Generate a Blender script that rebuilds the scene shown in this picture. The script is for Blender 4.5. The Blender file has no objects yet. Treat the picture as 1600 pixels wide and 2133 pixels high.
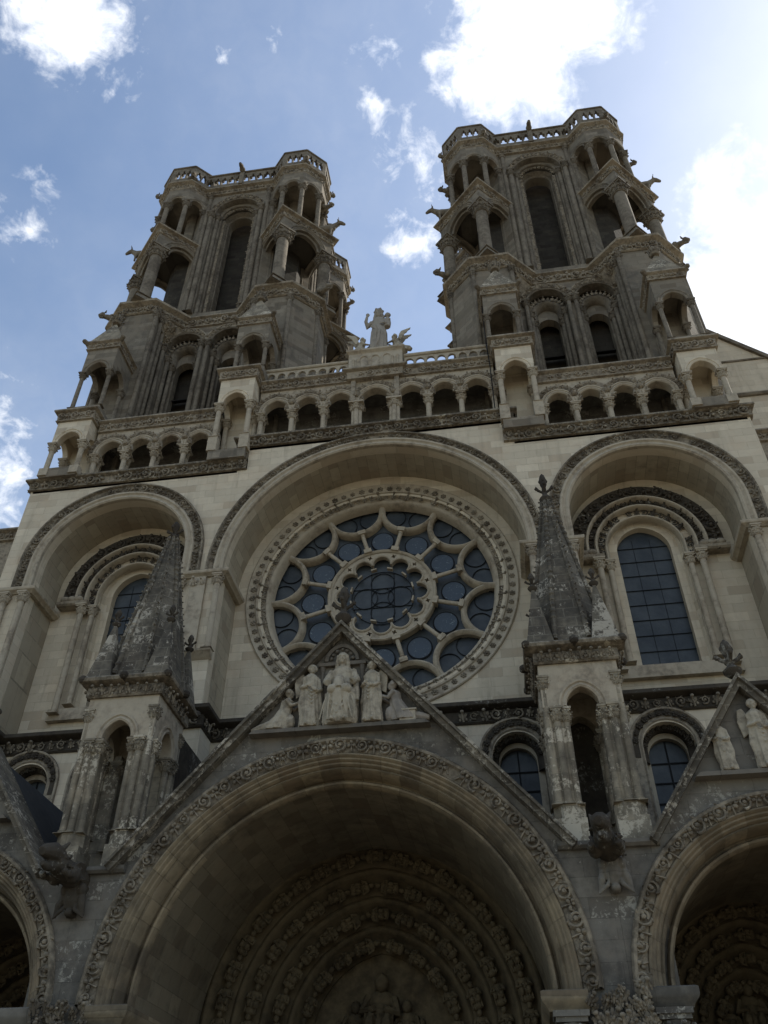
import bpy, math, random
import numpy as np
from mathutils import Vector, Matrix
from mathutils.geometry import tessellate_polygon
random.seed(7)
RNG = np.random.default_rng(7)
pi = math.pi
C = bpy.context.scene.collection
SC = bpy.context.scene

# ------------------------------------------------------------------ camera
cam_d = bpy.data.cameras.new('camera'); cam = bpy.data.objects.new('camera', cam_d); C.objects.link(cam)
cam.matrix_world = (Matrix.Translation((4.05, -24.19, 1.6)) @ Matrix.Rotation(0.14837, 4, 'Z')
                    @ Matrix.Rotation(pi/2 + 0.70564, 4, 'X') @ Matrix.Rotation(-0.00078, 4, 'Z'))
cam_d.sensor_fit = 'VERTICAL'; cam_d.sensor_height = 24.0; cam_d.lens = 24.0*1779.46/2133
cam_d.clip_start = .1; cam_d.clip_end = 5000
SC.camera = cam
SC.render.resolution_x = 768; SC.render.resolution_y = 1024

# ------------------------------------------------------------------ sky and sun
SUN_EL, SUN_AZ = math.radians(48), math.radians(54)      # azimuth from +Y towards +X
w = bpy.data.worlds.new('World'); SC.world = w; w.use_nodes = True
nt = w.node_tree; nt.nodes.clear()
def N(tree, t, **kw):
    n = tree.nodes.new(t)
    for k, v in kw.items():
        if k.startswith('i_'):
            key = k[2:]
            n.inputs[int(key) if key.isdigit() else key.replace('_', ' ')].default_value = v
        else: setattr(n, k, v)
    return n
def math_n(tree, op, a, b=None, clamp=False):
    n = tree.nodes.new('ShaderNodeMath'); n.operation = op; n.use_clamp = clamp
    for i, x in enumerate((a, b)):
        if x is None: continue
        if isinstance(x, (int, float)): n.inputs[i].default_value = x
        else: tree.links.new(x, n.inputs[i])
    return n.outputs[0]
def mixc(tree, f, a, b, blend='MIX'):
    n = tree.nodes.new('ShaderNodeMix'); n.data_type = 'RGBA'; n.blend_type = blend
    for i, x in ((0, f), (6, a), (7, b)):
        if isinstance(x, (int, float)): n.inputs[i].default_value = x
        elif isinstance(x, tuple): n.inputs[i].default_value = (*x, 1)[:4]
        else: tree.links.new(x, n.inputs[i])
    return n.outputs[2]
def ramp(tree, x, lo, hi, smooth=True):
    n = tree.nodes.new('ShaderNodeMapRange'); n.interpolation_type = 'SMOOTHSTEP' if smooth else 'LINEAR'
    n.inputs[1].default_value = lo; n.inputs[2].default_value = hi
    tree.links.new(x, n.inputs[0]); return n.outputs[0]
def noise(tree, vec, scale, detail=5, rough=.55, dist=0):
    n = N(tree, 'ShaderNodeTexNoise', i_Scale=scale, i_Detail=detail, i_Roughness=rough, i_Distortion=dist)
    tree.links.new(vec, n.inputs['Vector']); return n.outputs['Fac']
sky = N(nt, 'ShaderNodeTexSky', sky_type='NISHITA', sun_disc=False, sun_elevation=SUN_EL,
        sun_rotation=SUN_AZ, air_density=1.25, dust_density=.7, ozone_density=1.0, altitude=180)
tc = N(nt, 'ShaderNodeTexCoord')
D = tc.outputs['Generated']
# clouds: patches at sky directions, broken up by noise
CLOUDS = [  # direction, angular radius, density
 ((-.345,.27,.90),.10,.95), ((-.165,.330,.93),.03,.42), ((-.215,.335,.918),.022,.42), ((-.26,.35,.90),.022,.25),
 ((-.062,.272,.96),.06,.42), ((-.06,.36,.93),.045,.32), ((-.075,.40,.912),.04,.26), ((.0,.395,.92),.045,.28), ((-.02,.43,.90),.03,.3),
 ((.13,.30,.945),.16,1.2), ((.085,.375,.923),.115,1.1), ((.18,.27,.945),.12,.8), ((-.03,.475,.88),.10,.52), ((-.05,.53,.846),.05,.40),
 ((-.45,.42,.79),.085,.26), ((-.405,.385,.83),.05,.22), ((-.50,.535,.68),.09,.42), ((-.50,.60,.63),.12,.5), ((-.48,.66,.58),.15,.6),
 ((.37,.60,.71),.24,1.5), ((.40,.52,.755),.17,1.3), ((.55,.5,.67),.33,1.3),
 ((-.75,-.3,.58),.35,.8), ((.5,-.6,.62),.4,.8), ((-.2,-.8,.55),.35,.7), ((-.85,.4,.3),.3,.9), ((0,-.3,.95),.3,.6)]
mask = None
for d, r, k in CLOUDS:
    v = Vector(d).normalized()
    dn = N(nt, 'ShaderNodeVectorMath', operation='DISTANCE'); nt.links.new(D, dn.inputs[0]); dn.inputs[1].default_value = v
    m = math_n(nt, 'MULTIPLY', math_n(nt, 'SUBTRACT', 1.0, math_n(nt, 'DIVIDE', dn.outputs['Value'], r), True), k)
    mask = m if mask is None else math_n(nt, 'MAXIMUM', mask, m)
nz = noise(nt, D, 9, 8, .62, .3)
nz2 = noise(nt, D, 34, 6, .6, .4)
s = math_n(nt, 'ADD', math_n(nt, 'MULTIPLY', math_n(nt, 'SUBTRACT', nz, .5), 1.9), math_n(nt, 'MULTIPLY', math_n(nt, 'SUBTRACT', nz2, .5), 1.0))
s = math_n(nt, 'ADD', s, math_n(nt, 'MULTIPLY', mask, 1.1))
cl = ramp(nt, s, .22, .84)
cl = math_n(nt, 'MULTIPLY', cl, ramp(nt, mask, .0, .2))
veil = math_n(nt, 'MULTIPLY', ramp(nt, noise(nt, D, 3, 4, .5),   .2, .8), .17)
cl = math_n(nt, 'MAXIMUM', cl, veil)
cloudcol = mixc(nt, ramp(nt, nz2, .3, .7), (6.6, 7.0, 7.8), (8.4, 8.5, 8.6))
dv = N(nt, 'ShaderNodeVectorMath', operation='DISTANCE'); nt.links.new(D, dv.inputs[0])
dv.inputs[1].default_value = (math.sin(SUN_AZ)*math.cos(SUN_EL), math.cos(SUN_AZ)*math.cos(SUN_EL), math.sin(SUN_EL))
hz = math_n(nt, 'POWER', math_n(nt, 'SUBTRACT', 1.0, math_n(nt, 'DIVIDE', dv.outputs['Value'], .80), True), 2.0)
skyc = mixc(nt, math_n(nt, 'MULTIPLY', hz, .5, True), sky.outputs[0], (8.2, 8.9, 9.6))
skyc = mixc(nt, cl, skyc, cloudcol)
bg = N(nt, 'ShaderNodeBackground', i_Strength=.10)
nt.links.new(skyc, bg.inputs['Color'])
out = N(nt, 'ShaderNodeOutputWorld'); nt.links.new(bg.outputs[0], out.inputs['Surface'])
sd = bpy.data.lights.new('sun', 'SUN'); sd.energy = 3.2; sd.angle = math.radians(.5); sd.color = (1, .94, .84)
sun = bpy.data.objects.new('sun', sd); C.objects.link(sun)
sdir = Vector((math.sin(SUN_AZ)*math.cos(SUN_EL), math.cos(SUN_AZ)*math.cos(SUN_EL), math.sin(SUN_EL)))
sun.rotation_euler = sdir.to_track_quat('Z', 'Y').to_euler()
SC.view_settings.view_transform = 'Standard'; SC.view_settings.look = 'None'; SC.view_settings.gamma = 1
SC.view_settings.exposure = 0.76
SC.cycles.max_bounces = 6; SC.cycles.diffuse_bounces = 4

# ------------------------------------------------------------------ materials
def new_mat(name):
    m = bpy.data.materials.new(name); m.use_nodes = True
    t = m.node_tree; b = t.nodes['Principled BSDF']; b.inputs['Specular IOR Level'].default_value = .15
    b.inputs['Roughness'].default_value = .92
    return m, t, b
def sep(t, v):
    n = t.nodes.new('ShaderNodeSeparateXYZ'); t.links.new(v, n.inputs[0]); return n.outputs
def comb(t, x, y, z):
    n = t.nodes.new('ShaderNodeCombineXYZ')
    for i, q in enumerate((x, y, z)):
        if isinstance(q, (int, float)): n.inputs[i].default_value = q
        else: t.links.new(q, n.inputs[i])
    return n.outputs[0]
def stone(name, c1, c2, dirt=(.06, .055, .05), dirt_amt=.3, streak=.3, bw=.85, bh=.36, mortar=.010, polar=None, blocks=True,
          lichen=None, lichen_amt=0, bump=.35, dscale=1.0, jointc=None):
    m, t, b = new_mat(name)
    g = t.nodes.new('ShaderNodeNewGeometry')
    P = g.outputs['Position']; x, y, z = sep(t, P)
    if polar:
        cx, cz, R = polar
        ang = math_n(t, 'ARCTAN2', math_n(t, 'SUBTRACT', x, cx), math_n(t, 'SUBTRACT', z, cz))
        bv = comb(t, y, math_n(t, 'MULTIPLY', ang, R), 0)
    else:
        nx, ny, nz_ = sep(t, g.outputs['True Normal'])
        f = math_n(t, 'GREATER_THAN', math_n(t, 'ABSOLUTE', nx), math_n(t, 'MULTIPLY', math_n(t, 'ABSOLUTE', ny), 1.4))
        u = math_n(t, 'ADD', math_n(t, 'MULTIPLY', f, y), math_n(t, 'MULTIPLY', math_n(t, 'SUBTRACT', 1, f), x))
        bv = comb(t, u, z, 0)
    n1 = noise(t, P, .55*dscale, 6, .6); n2 = noise(t, P, 3.1*dscale, 6, .65); n3 = noise(t, P, 22, 4, .6)
    if blocks:
        # slightly wavy joints
        vm = t.nodes.new('ShaderNodeVectorMath'); vm.operation = 'ADD'; t.links.new(bv, vm.inputs[0])
        t.links.new(comb(t, math_n(t, 'MULTIPLY', math_n(t, 'SUBTRACT', n2, .5), .03), math_n(t, 'MULTIPLY', math_n(t, 'SUBTRACT', n3, .5), .012), 0), vm.inputs[1])
        br = N(t, 'ShaderNodeTexBrick', i_Scale=1.0, i_Mortar_Size=mortar, i_Mortar_Smooth=.3, i_Bias=0.0)
        br.inputs['Brick Width'].default_value = bw; br.inputs['Row Height'].default_value = bh
        br.inputs['Color1'].default_value = (0, 0, 0, 1); br.inputs['Color2'].default_value = (1, 1, 1, 1)
        jc = jointc or tuple(q*.56 for q in c1)
        br.inputs['Mortar'].default_value = (.5, .5, .5, 1)
        t.links.new(vm.outputs[0], br.inputs['Vector']); bf = br.outputs['Fac']
        rb = t.nodes.new('ShaderNodeSeparateColor'); t.links.new(br.outputs['Color'], rb.inputs[0]); rb = rb.outputs[0]
        col = mixc(t, rb, c1, c2)
        col = mixc(t, math_n(t, 'MULTIPLY', ramp(t, rb, .86, .90), .55), col, (c2[0]*.80, c2[1]*.74, c2[2]*.70))
        col = mixc(t, math_n(t, 'MULTIPLY', ramp(t, rb, .12, .08), .5), col, tuple(min(1, q*1.14) for q in c1))
        col = mixc(t, math_n(t, 'MULTIPLY', bf, ramp(t, n2, .3, .6)), col, jc)
    else:
        col = mixc(t, n2, c1, c2); bf = None
    nb = noise(t, bv, .9, 3, .7) if blocks else n1
    col = mixc(t, math_n(t, 'MULTIPLY', ramp(t, nb, .45, .7), .35), col, (c1[0]*.86, c1[1]*.76, c1[2]*.70))
    col = mixc(t, math_n(t, 'MULTIPLY', ramp(t, n2, .35, .75), .30), col, tuple(q*.70 for q in c1))
    # rain streaks: noise squashed along z
    sv = comb(t, math_n(t, 'MULTIPLY', x, 2.6), math_n(t, 'MULTIPLY', y, 2.6), math_n(t, 'MULTIPLY', z, .22))
    ns = noise(t, sv, 1.0, 5, .6)
    col = mixc(t, math_n(t, 'MULTIPLY', math_n(t, 'MULTIPLY', ramp(t, ns, .48, .78), ramp(t, n1, .3, .7)), streak), col, dirt)
    col = mixc(t, math_n(t, 'MULTIPLY', ramp(t, math_n(t, 'ADD', math_n(t, 'MULTIPLY', n1, .55), math_n(t, 'MULTIPLY', n2, .45)), .62-.45*dirt_amt, .78-.30*dirt_amt), min(1, .35+dirt_amt*.6)), col, dirt)
    if lichen:
        nl = noise(t, P, 8.0, 7, .75, .4)
        nl2 = noise(t, P, .8, 3, .5)
        if blocks: nl = math_n(t, 'ADD', nl, math_n(t, 'MULTIPLY', math_n(t, 'SUBTRACT', rb, .5), .22))
        col = mixc(t, ramp(t, math_n(t, 'ADD', math_n(t, 'MULTIPLY', nl, .6), math_n(t, 'MULTIPLY', nl2, .4)), .60-.25*lichen_amt, .66-.25*lichen_amt), col, lichen)
    t.links.new(col, b.inputs['Base Color'])
    h = math_n(t, 'ADD', math_n(t, 'MULTIPLY', n3, .35), math_n(t, 'MULTIPLY', n2, .9))
    if bf is not None: h = math_n(t, 'SUBTRACT', h, math_n(t, 'MULTIPLY', bf, 1.0))
    bp = N(t, 'ShaderNodeBump', i_Strength=bump, i_Distance=.03); t.links.new(h, bp.inputs['Height'])
    t.links.new(bp.outputs[0], b.inputs['Normal'])
    return m
CREAM1, CREAM2 = (.60, .53, .405), (.50, .44, .335)
MAT = {}
MAT['wall'] = stone('ashlar_limestone', CREAM1, CREAM2, dirt=(.18, .155, .115), dirt_amt=.12, streak=.55, mortar=.010, bump=.45, jointc=(.42, .37, .28))
MAT['trim'] = stone('carved_limestone', (.43, .375, .285), (.36, .315, .24), dirt=(.085, .073, .056), dirt_amt=.34, streak=.4, blocks=False, dscale=1.6)
MAT['tower'] = stone('weathered_tower_limestone', (.25, .218, .168), (.165, .145, .112), dirt=(.075, .068, .058), dirt_amt=.34, streak=.75, bw=.7, bh=.32)
MAT['towertrim'] = stone('weathered_tower_carving', (.24, .207, .157), (.165, .143, .112), dirt=(.048, .042, .034), dirt_amt=.46, streak=.6, blocks=False, dscale=1.8)
MAT['frieze'] = stone('blackened_carving', (.33, .28, .205), (.19, .165, .125), dirt=(.028, .025, .021), dirt_amt=.58, streak=.3, blocks=False, dscale=2.4, lichen=(.40, .355, .27), lichen_amt=.08)
MAT['friezelight'] = stone('grimy_carving', (.36, .31, .235), (.26, .225, .17), dirt=(.05, .043, .034), dirt_amt=.46, streak=.3, blocks=False, dscale=2.4)
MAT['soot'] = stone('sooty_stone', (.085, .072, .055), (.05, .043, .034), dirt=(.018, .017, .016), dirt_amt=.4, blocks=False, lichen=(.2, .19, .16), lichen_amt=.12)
MAT['porch'] = stone('grey_porch_stone', (.20, .185, .155), (.15, .14, .12), dirt=(.045, .043, .039), dirt_amt=.48, streak=.6, bw=1.0, bh=.42, lichen=(.30, .285, .24), lichen_amt=.1)
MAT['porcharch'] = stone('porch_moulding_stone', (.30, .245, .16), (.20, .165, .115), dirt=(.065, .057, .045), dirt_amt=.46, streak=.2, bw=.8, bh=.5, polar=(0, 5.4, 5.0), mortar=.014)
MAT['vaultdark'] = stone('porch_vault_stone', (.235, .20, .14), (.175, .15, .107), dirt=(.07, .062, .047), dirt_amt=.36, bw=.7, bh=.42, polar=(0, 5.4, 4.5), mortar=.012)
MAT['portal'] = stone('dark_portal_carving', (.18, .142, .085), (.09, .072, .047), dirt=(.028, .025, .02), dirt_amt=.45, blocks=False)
MAT['spire'] = stone('lichen_spire_stone', (.165, .145, .11), (.105, .093, .073), dirt=(.035, .033, .03), dirt_amt=.5, bw=.6, bh=.32, lichen=(.36, .325, .26), lichen_amt=.2, dscale=1.6, jointc=(.30, .27, .21), mortar=.014)
MAT['pier'] = stone('stained_pier_stone', (.34, .295, .215), (.21, .185, .14), dirt=(.06, .054, .045), dirt_amt=.5, streak=.6, bw=.8, bh=.4, lichen=(.47, .42, .325), lichen_amt=.24)
MAT['sculpt'] = stone('pale_sculpture_stone', (.45, .40, .305), (.31, .275, .21), dirt=(.055, .049, .04), dirt_amt=.40, dscale=2.2, streak=.3, blocks=False)
MAT['statue'] = stone('grey_statue_stone', (.33, .30, .25), (.26, .235, .2), dirt=(.08, .075, .066), dirt_amt=.3, streak=.4, blocks=False)
MAT['gable'] = stone('gable_relief_ground', (.16, .145, .12), (.16, .145, .12), dirt=(.06, .056, .05), dirt_amt=.42, bw=1.1, bh=.45)
def vault_mat(nm, cx, cz, R): return stone(nm, (.37, .325, .24), (.31, .27, .20), dirt=(.12, .105, .08), dirt_amt=.22, streak=.5, bw=.75, bh=.40, polar=(cx, cz, R), mortar=.012)
m, t, b = new_mat('leaded_glass'); MAT['glass'] = m
g = t.nodes.new('ShaderNodeNewGeometry')
gx, gy, gz = sep(t, g.outputs['Position'])
vor = N(t, 'ShaderNodeTexVoronoi', i_Scale=4.0); t.links.new(g.outputs['Position'], vor.inputs['Vector'])
t.links.new(mixc(t, ramp(t, noise(t, g.outputs['Position'], 1.3, 4), .3, .7), (.026, .033, .040), (.058, .068, .075)), b.inputs['Base Color'])
b.inputs['Roughness'].default_value = .4; b.inputs['Specular IOR Level'].default_value = .3
bp = N(t, 'ShaderNodeBump', i_Strength=.25, i_Distance=.05); t.links.new(noise(t, g.outputs['Position'], 5, 3), bp.inputs['Height']); t.links.new(bp.outputs[0], b.inputs['Normal'])
m, t, b = new_mat('painted_glass'); MAT['paintglass'] = m
g = t.nodes.new('ShaderNodeNewGeometry')
np_ = noise(t, g.outputs['Position'], 7, 5, .7, 1.5)
t.links.new(mixc(t, ramp(t, np_, .58, .70), (.035, .052, .072), (.16, .20, .21)), b.inputs['Base Color'])
b.inputs['Roughness'].default_value = .35; b.inputs['Specular IOR Level'].default_value = .4
m, t, b = new_mat('lead_bars'); MAT['lead'] = m; b.inputs['Base Color'].default_value = (.012, .013, .015, 1); b.inputs['Roughness'].default_value = .7
m, t, b = new_mat('dark_timber'); MAT['timber'] = m; b.inputs['Base Color'].default_value = (.03, .027, .024, 1)
MAT['inner'] = stone('interior_shade_stone', (.065, .058, .046), (.045, .04, .034), dirt=(.02, .018, .016), dirt_amt=.35, bw=.6, bh=.3)  # low-albedo stone: the shade of enclosed spaces is put into its colour
m, t, b = new_mat('slate_roof'); MAT['slate'] = m
g = t.nodes.new('ShaderNodeNewGeometry'); t.links.new(mixc(t, noise(t, g.outputs['Position'], 3, 5), (.035, .038, .042), (.075, .078, .08)), b.inputs['Base Color'])
MAT['paving'] = stone('square_paving', (.21, .18, .135), (.16, .138, .105), dirt=(.1, .09, .08), dirt_amt=.2, bw=.5, bh=.25, blocks=False)

# ------------------------------------------------------------------ mesh builder
class MB:
    def __init__(s): s.v = []; s.n = 0; s.f = []; s.T = None
    def add(s, V, F):
        V = np.asarray(V, float)
        if s.T is not None:
            M = np.array(s.T); V = V @ M[:3, :3].T + M[:3, 3]
        o = s.n; s.v.append(V); s.n += len(V)
        s.f += [tuple(i+o for i in f) for f in F]
    def build(s, name, mat, parent=None, smooth=35):
        me = bpy.data.meshes.new(name)
        me.from_pydata(np.vstack(s.v).tolist(), [], s.f); me.update()
        me.materials.append(MAT[mat] if isinstance(mat, str) else mat)
        if smooth:
            me.shade_smooth(); me.set_sharp_from_angle(angle=math.radians(smooth))
        o = bpy.data.objects.new(name, me); C.objects.link(o)
        if parent: adopt(o, parent)
        return o
WORLD = {}
def wl(o):      # world location of an unrotated object chain
    v = Vector(o.location)
    while o.parent: o = o.parent; v = v + Vector(o.location)
    return v
def adopt(o, p):
    o.parent = p; o.matrix_parent_inverse = Matrix.Translation(-Vector(WORLD.get(p.name, (0, 0, 0))))
def thing(name, label, cat, loc=(0, 0, 0), group=None):
    o = bpy.data.objects.new(name, None); C.objects.link(o); o.location = loc; o.empty_display_size = .3
    WORLD[o.name] = loc; o['label'] = label; o['category'] = cat
    if group: o['group'] = group
    return o
def tag(o, label, cat, group=None):
    o['label'] = label; o['category'] = cat
    if group: o['group'] = group
    return o
def copy_tree(o, parent=None, shift=(0, 0, 0)):
    c = o.copy(); C.objects.link(c)
    if parent: c.parent = parent
    else: c.location = Vector(o.location) + Vector(shift)
    for ch in list(o.children): copy_tree(ch, c)
    return c
def box(m, x0, x1, y0, y1, z0, z1):
    m.add([(x0,y0,z0),(x1,y0,z0),(x1,y1,z0),(x0,y1,z0),(x0,y0,z1),(x1,y0,z1),(x1,y1,z1),(x0,y1,z1)],
          [(0,3,2,1),(4,5,6,7),(0,1,5,4),(1,2,6,5),(2,3,7,6),(3,0,4,7)])
def prism(m, poly, z0, z1, s=1.0):      # plan polygon, vertical; s scales the top about the centroid
    n = len(poly); c = np.mean(poly, axis=0)
    top = [(c[0]+(x-c[0])*s, c[1]+(y-c[1])*s) for x, y in poly]
    m.add([(x,y,z0) for x,y in poly]+[(x,y,z1) for x,y in top],
          [tuple(range(n-1,-1,-1)), tuple(range(n,2*n))]+[(i,(i+1)%n,n+(i+1)%n,n+i) for i in range(n)])
def wall(m, outer, holes, y0, y1, backface=True):   # polygon in x,z extruded from y0 (front) to y1
    loops = [outer]+holes
    tris = tessellate_polygon([[Vector((x, z, 0)) for x, z in L] for L in loops])
    pts = [p for L in loops for p in L]; n = len(pts)
    V = [(x, y0, z) for x, z in pts]+[(x, y1, z) for x, z in pts]
    F = []
    for a in tris:
        A, B, Cc = (pts[i] for i in a)
        cr = (B[0]-A[0])*(Cc[1]-A[1])-(B[1]-A[1])*(Cc[0]-A[0])
        tt = tuple(a) if cr > 0 else tuple(reversed(a))
        F.append(tt)
        if backface: F.append(tuple(i+n for i in reversed(tt)))
    k = 0
    for L in loops:
        l = len(L)
        for i in range(l):
            a, b_ = k+i, k+(i+1) % l
            F.append((a, b_, b_+n, a+n))
        k += l
    m.add(V, F)
def arc(cx, zc, hw, e=0, n=24, z0=None):
    """arch outline from right springing over the apex to the left: pts, outward normals. e>0 makes it pointed"""
    R = hw+e; a1 = math.acos(e/R) if e else pi/2
    pts, nor = [], []
    h = n//2
    for i in range(h+1):
        a = a1*i/h
        pts.append((cx-e+R*math.cos(a), zc+R*math.sin(a))); nor.append((math.cos(a), math.sin(a)))
    if e: nor[-1] = (0, 1)
    for i in range(1, h+1):
        a = a1*(h-i)/h
        pts.append((cx+e-R*math.cos(a), zc+R*math.sin(a))); nor.append((-math.cos(a), math.sin(a)))
    if z0 is not None:
        pts = [(cx+hw, z0)]+pts+[(cx-hw, z0)]; nor = [(1, 0)]+nor+[(-1, 0)]
    return pts, nor
def arch_hole(cx, zc, hw, z0, e=0, n=20):
    return arc(cx, zc, hw, e, n, z0)[0]
def asweep(m, path, prof, y0=0, closed=False, caps=True):
    """sweep profile [(d outward, out towards viewer)] along an arch path"""
    pts, nor = path; n = len(pts); k = len(prof)
    V = [(x+nx*d, y0-o, z+nz_*d) for (x, z), (nx, nz_) in zip(pts, nor) for d, o in prof]
    F = []
    for i in range(n if closed else n-1):
        j = (i+1) % n
        for a in range(k-1):
            F.append((i*k+a, i*k+a+1, j*k+a+1, j*k+a))
    if caps and not closed:
        F.append(tuple(range(k))); F.append(tuple((n-1)*k+a for a in reversed(range(k))))
    m.add(V, F)
def psweep(m, poly, z, prof, closed=False):
    """sweep profile [(out, up)] along a plan polyline; outward is to the right of travel"""
    P_ = [Vector((x, y)) for x, y in poly]; n = len(P_)
    def sn(a, b_):
        d = (b_-a).normalized(); return Vector((d.y, -d.x))
    outs = []
    for i in range(n):
        ns = []
        if closed or i > 0: ns.append(sn(P_[i-1], P_[i]))
        if closed or i < n-1: ns.append(sn(P_[i], P_[(i+1) % n]))
        q = sum(ns, Vector((0, 0))).normalized(); outs.append(q/max(.3, q.dot(ns[0])))
    k = len(prof)
    V = [(p.x+o.x*a, p.y+o.y*a, z+b_) for p, o in zip(P_, outs) for a, b_ in prof]
    F = []
    for i in range(n if closed else n-1):
        j = (i+1) % n
        for a in range(k-1): F.append((i*k+a, j*k+a, j*k+a+1, i*k+a+1))
    if not closed:
        F.append(tuple(reversed(range(k)))); F.append(tuple((n-1)*k+a for a in range(k)))
    m.add(V, F)
def lathe(m, prof, cx, cy, z0, n=12, sx=1, sy=1):
    V = []; F = []; k = len(prof)
    for i in range(n):
        a = 2*pi*i/n
        V += [(cx+r*math.cos(a)*sx, cy+r*math.sin(a)*sy, z0+z) for r, z in prof]
    for i in range(n):
        j = (i+1) % n
        for a in range(k-1): F.append((i*k+a, j*k+a, j*k+a+1, i*k+a+1))
    F.append(tuple(i*k+k-1 for i in range(n))); F.append(tuple(i*k for i in reversed(range(n))))
    m.add(V, F)
def ell(m, c, r, nu=8, nv=6, R=None):
    V = []; F = []
    for j in range(nv+1):
        t_ = pi*j/nv-pi/2
        for i in range(nu):
            a = 2*pi*i/nu
            V.append((r[0]*math.cos(t_)*math.cos(a), r[1]*math.cos(t_)*math.sin(a), r[2]*math.sin(t_)))
    for j in range(nv):
        for i in range(nu):
            k = (i+1) % nu
            F.append((j*nu+i, j*nu+k, (j+1)*nu+k, (j+1)*nu+i))
    V = np.array(V)
    if R is not None: V = V @ np.array(R.to_3x3()).T
    m.add(V+np.array(c), F)
def tube(m, pts, rads, n=8):
    pts = [Vector(p) for p in pts]; V = []; F = []
    if not hasattr(rads, '__len__'): rads = [rads]*len(pts)
    up = Vector((.13, .21, .97))
    for i, p in enumerate(pts):
        d = (pts[min(i+1, len(pts)-1)]-pts[max(i-1, 0)]).normalized()
        a = d.cross(up); a = a.normalized() if a.length > 1e-3 else Vector((1, 0, 0)); b_ = d.cross(a)
        for k in range(n):
            t_ = 2*pi*k/n; V.append(p+(a*math.cos(t_)+b_*math.sin(t_))*rads[i])
    for i in range(len(pts)-1):
        for k in range(n):
            j = (k+1) % n; F.append((i*n+k, i*n+j, (i+1)*n+j, (i+1)*n+k))
    F.append(tuple(reversed(range(n)))); F.append(tuple((len(pts)-1)*n+k for k in range(n)))
    m.add([tuple(v) for v in V], F)
def octo(cx, cy, ap, n=8, rot=pi/8):
    R = ap/math.cos(pi/n)
    return [(cx+R*math.cos(rot+2*pi*i/n), cy+R*math.sin(rot+2*pi*i/n)) for i in range(n)]

# ------------------------------------------------------------------ carved ornament templates (u along, v up, w out), unit size about 1
def template(fn):
    m = MB(); fn(m); return np.vstack(m.v), m.f
def _scroll(m):
    # curling stem
    pts = []
    for i in range(15):
        a = -pi*.6+i/14*2.1*pi; r = .40-.20*i/14
        pts.append((r*math.cos(a), r*math.sin(a), .10+.10*i/14))
    tube(m, pts, [.085-.002*i for i in range(15)], 5)
    ell(m, (0, 0, .16), (.15, .15, .13), 6, 4)
    for a in (.5, 1.6, 2.9, 4.4):
        ell(m, (.40*math.cos(a), .40*math.sin(a), .12), (.15, .06, .09), 5, 4, Matrix.Rotation(a+.9, 3, 'Z'))
def _leaf(m):
    # upright leaf curling outwards with a knob
    tube(m, [(0, -.48, .05), (0, -.1, .12), (0, .2, .22), (.02, .36, .36), (0, .30, .5)], [.10, .13, .13, .11, .07], 6)
    ell(m, (0, .30, .45), (.17, .14, .12), 7, 5)
    for s_ in (-1, 1):
        ell(m, (.20*s_, .05, .12), (.16, .26, .07), 6, 4, Matrix.Rotation(-.5*s_, 3, 'Z'))
        ell(m, (.26*s_, -.28, .10), (.12, .16, .06), 5, 4)
def _rosette(m):
    ell(m, (0, 0, .16), (.15, .15, .13), 6, 4)
    for i in range(6):
        a = i*2*pi/6+.3; ell(m, (.27*math.cos(a), .27*math.sin(a), .08), (.20, .17, .13), 6, 4, Matrix.Rotation(a, 3, 'Z'))
def _trefoil(m):
    for a in (pi/2, pi/2+2.1, pi/2-2.1):
        ell(m, (.22*math.cos(a), .20*math.sin(a)+.05, .1), (.19, .14, .13), 6, 4, Matrix.Rotation(a, 3, 'Z'))
    tube(m, [(0, -.5, .02), (0, -.2, .1), (0, .05, .12)], [.06, .06, .05], 5)
    tube(m, [(-.5, -.42, .03), (-.3, -.1, .08), (-.42, .3, .05)], [.06, .06, .04], 5)
def _ball(m): ell(m, (0, 0, .1), (.36, .36, .3), 8, 6)
SCROLL, LEAF, ROSETTE, TREFOIL, BALL = map(template, (_scroll, _leaf, _rosette, _trefoil, _ball))
def place(m, tpl, o, u, v, w_, s=1.0, jit=.19):
    V, F = tpl
    k = s*(1+random.uniform(-jit, jit)); a = random.uniform(-jit, jit)*2.0
    ca, sa = math.cos(a), math.sin(a)
    u = np.array(u, float); v = np.array(v, float); w_ = np.array(w_, float)
    B = np.vstack([u*ca+v*sa, -u*sa+v*ca, w_])*k
    if random.random() < .5: B[0] *= -1; F = [tuple(reversed(f)) for f in F]
    m.add(V @ B+np.array(o, float), F)
def line_ornament(m, a, b, step, z, tpl, s, out, alt=None):
    """ornament along a plan segment a->b at height z; out = plan normal"""
    a = np.array(a, float); b = np.array(b, float); L = np.linalg.norm(b-a); n = max(1, round(L/step)); d = (b-a)/L
    for i in range(n):
        if n > 5 and random.random() < .035: continue    # losses
        p = a+(b-a)*(i+.5)/n
        place(m, alt if (alt and i % 2) else tpl, (p[0], p[1], z), (d[0], d[1], 0), (0, 0, 1), (out[0], out[1], 0), s)
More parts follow.
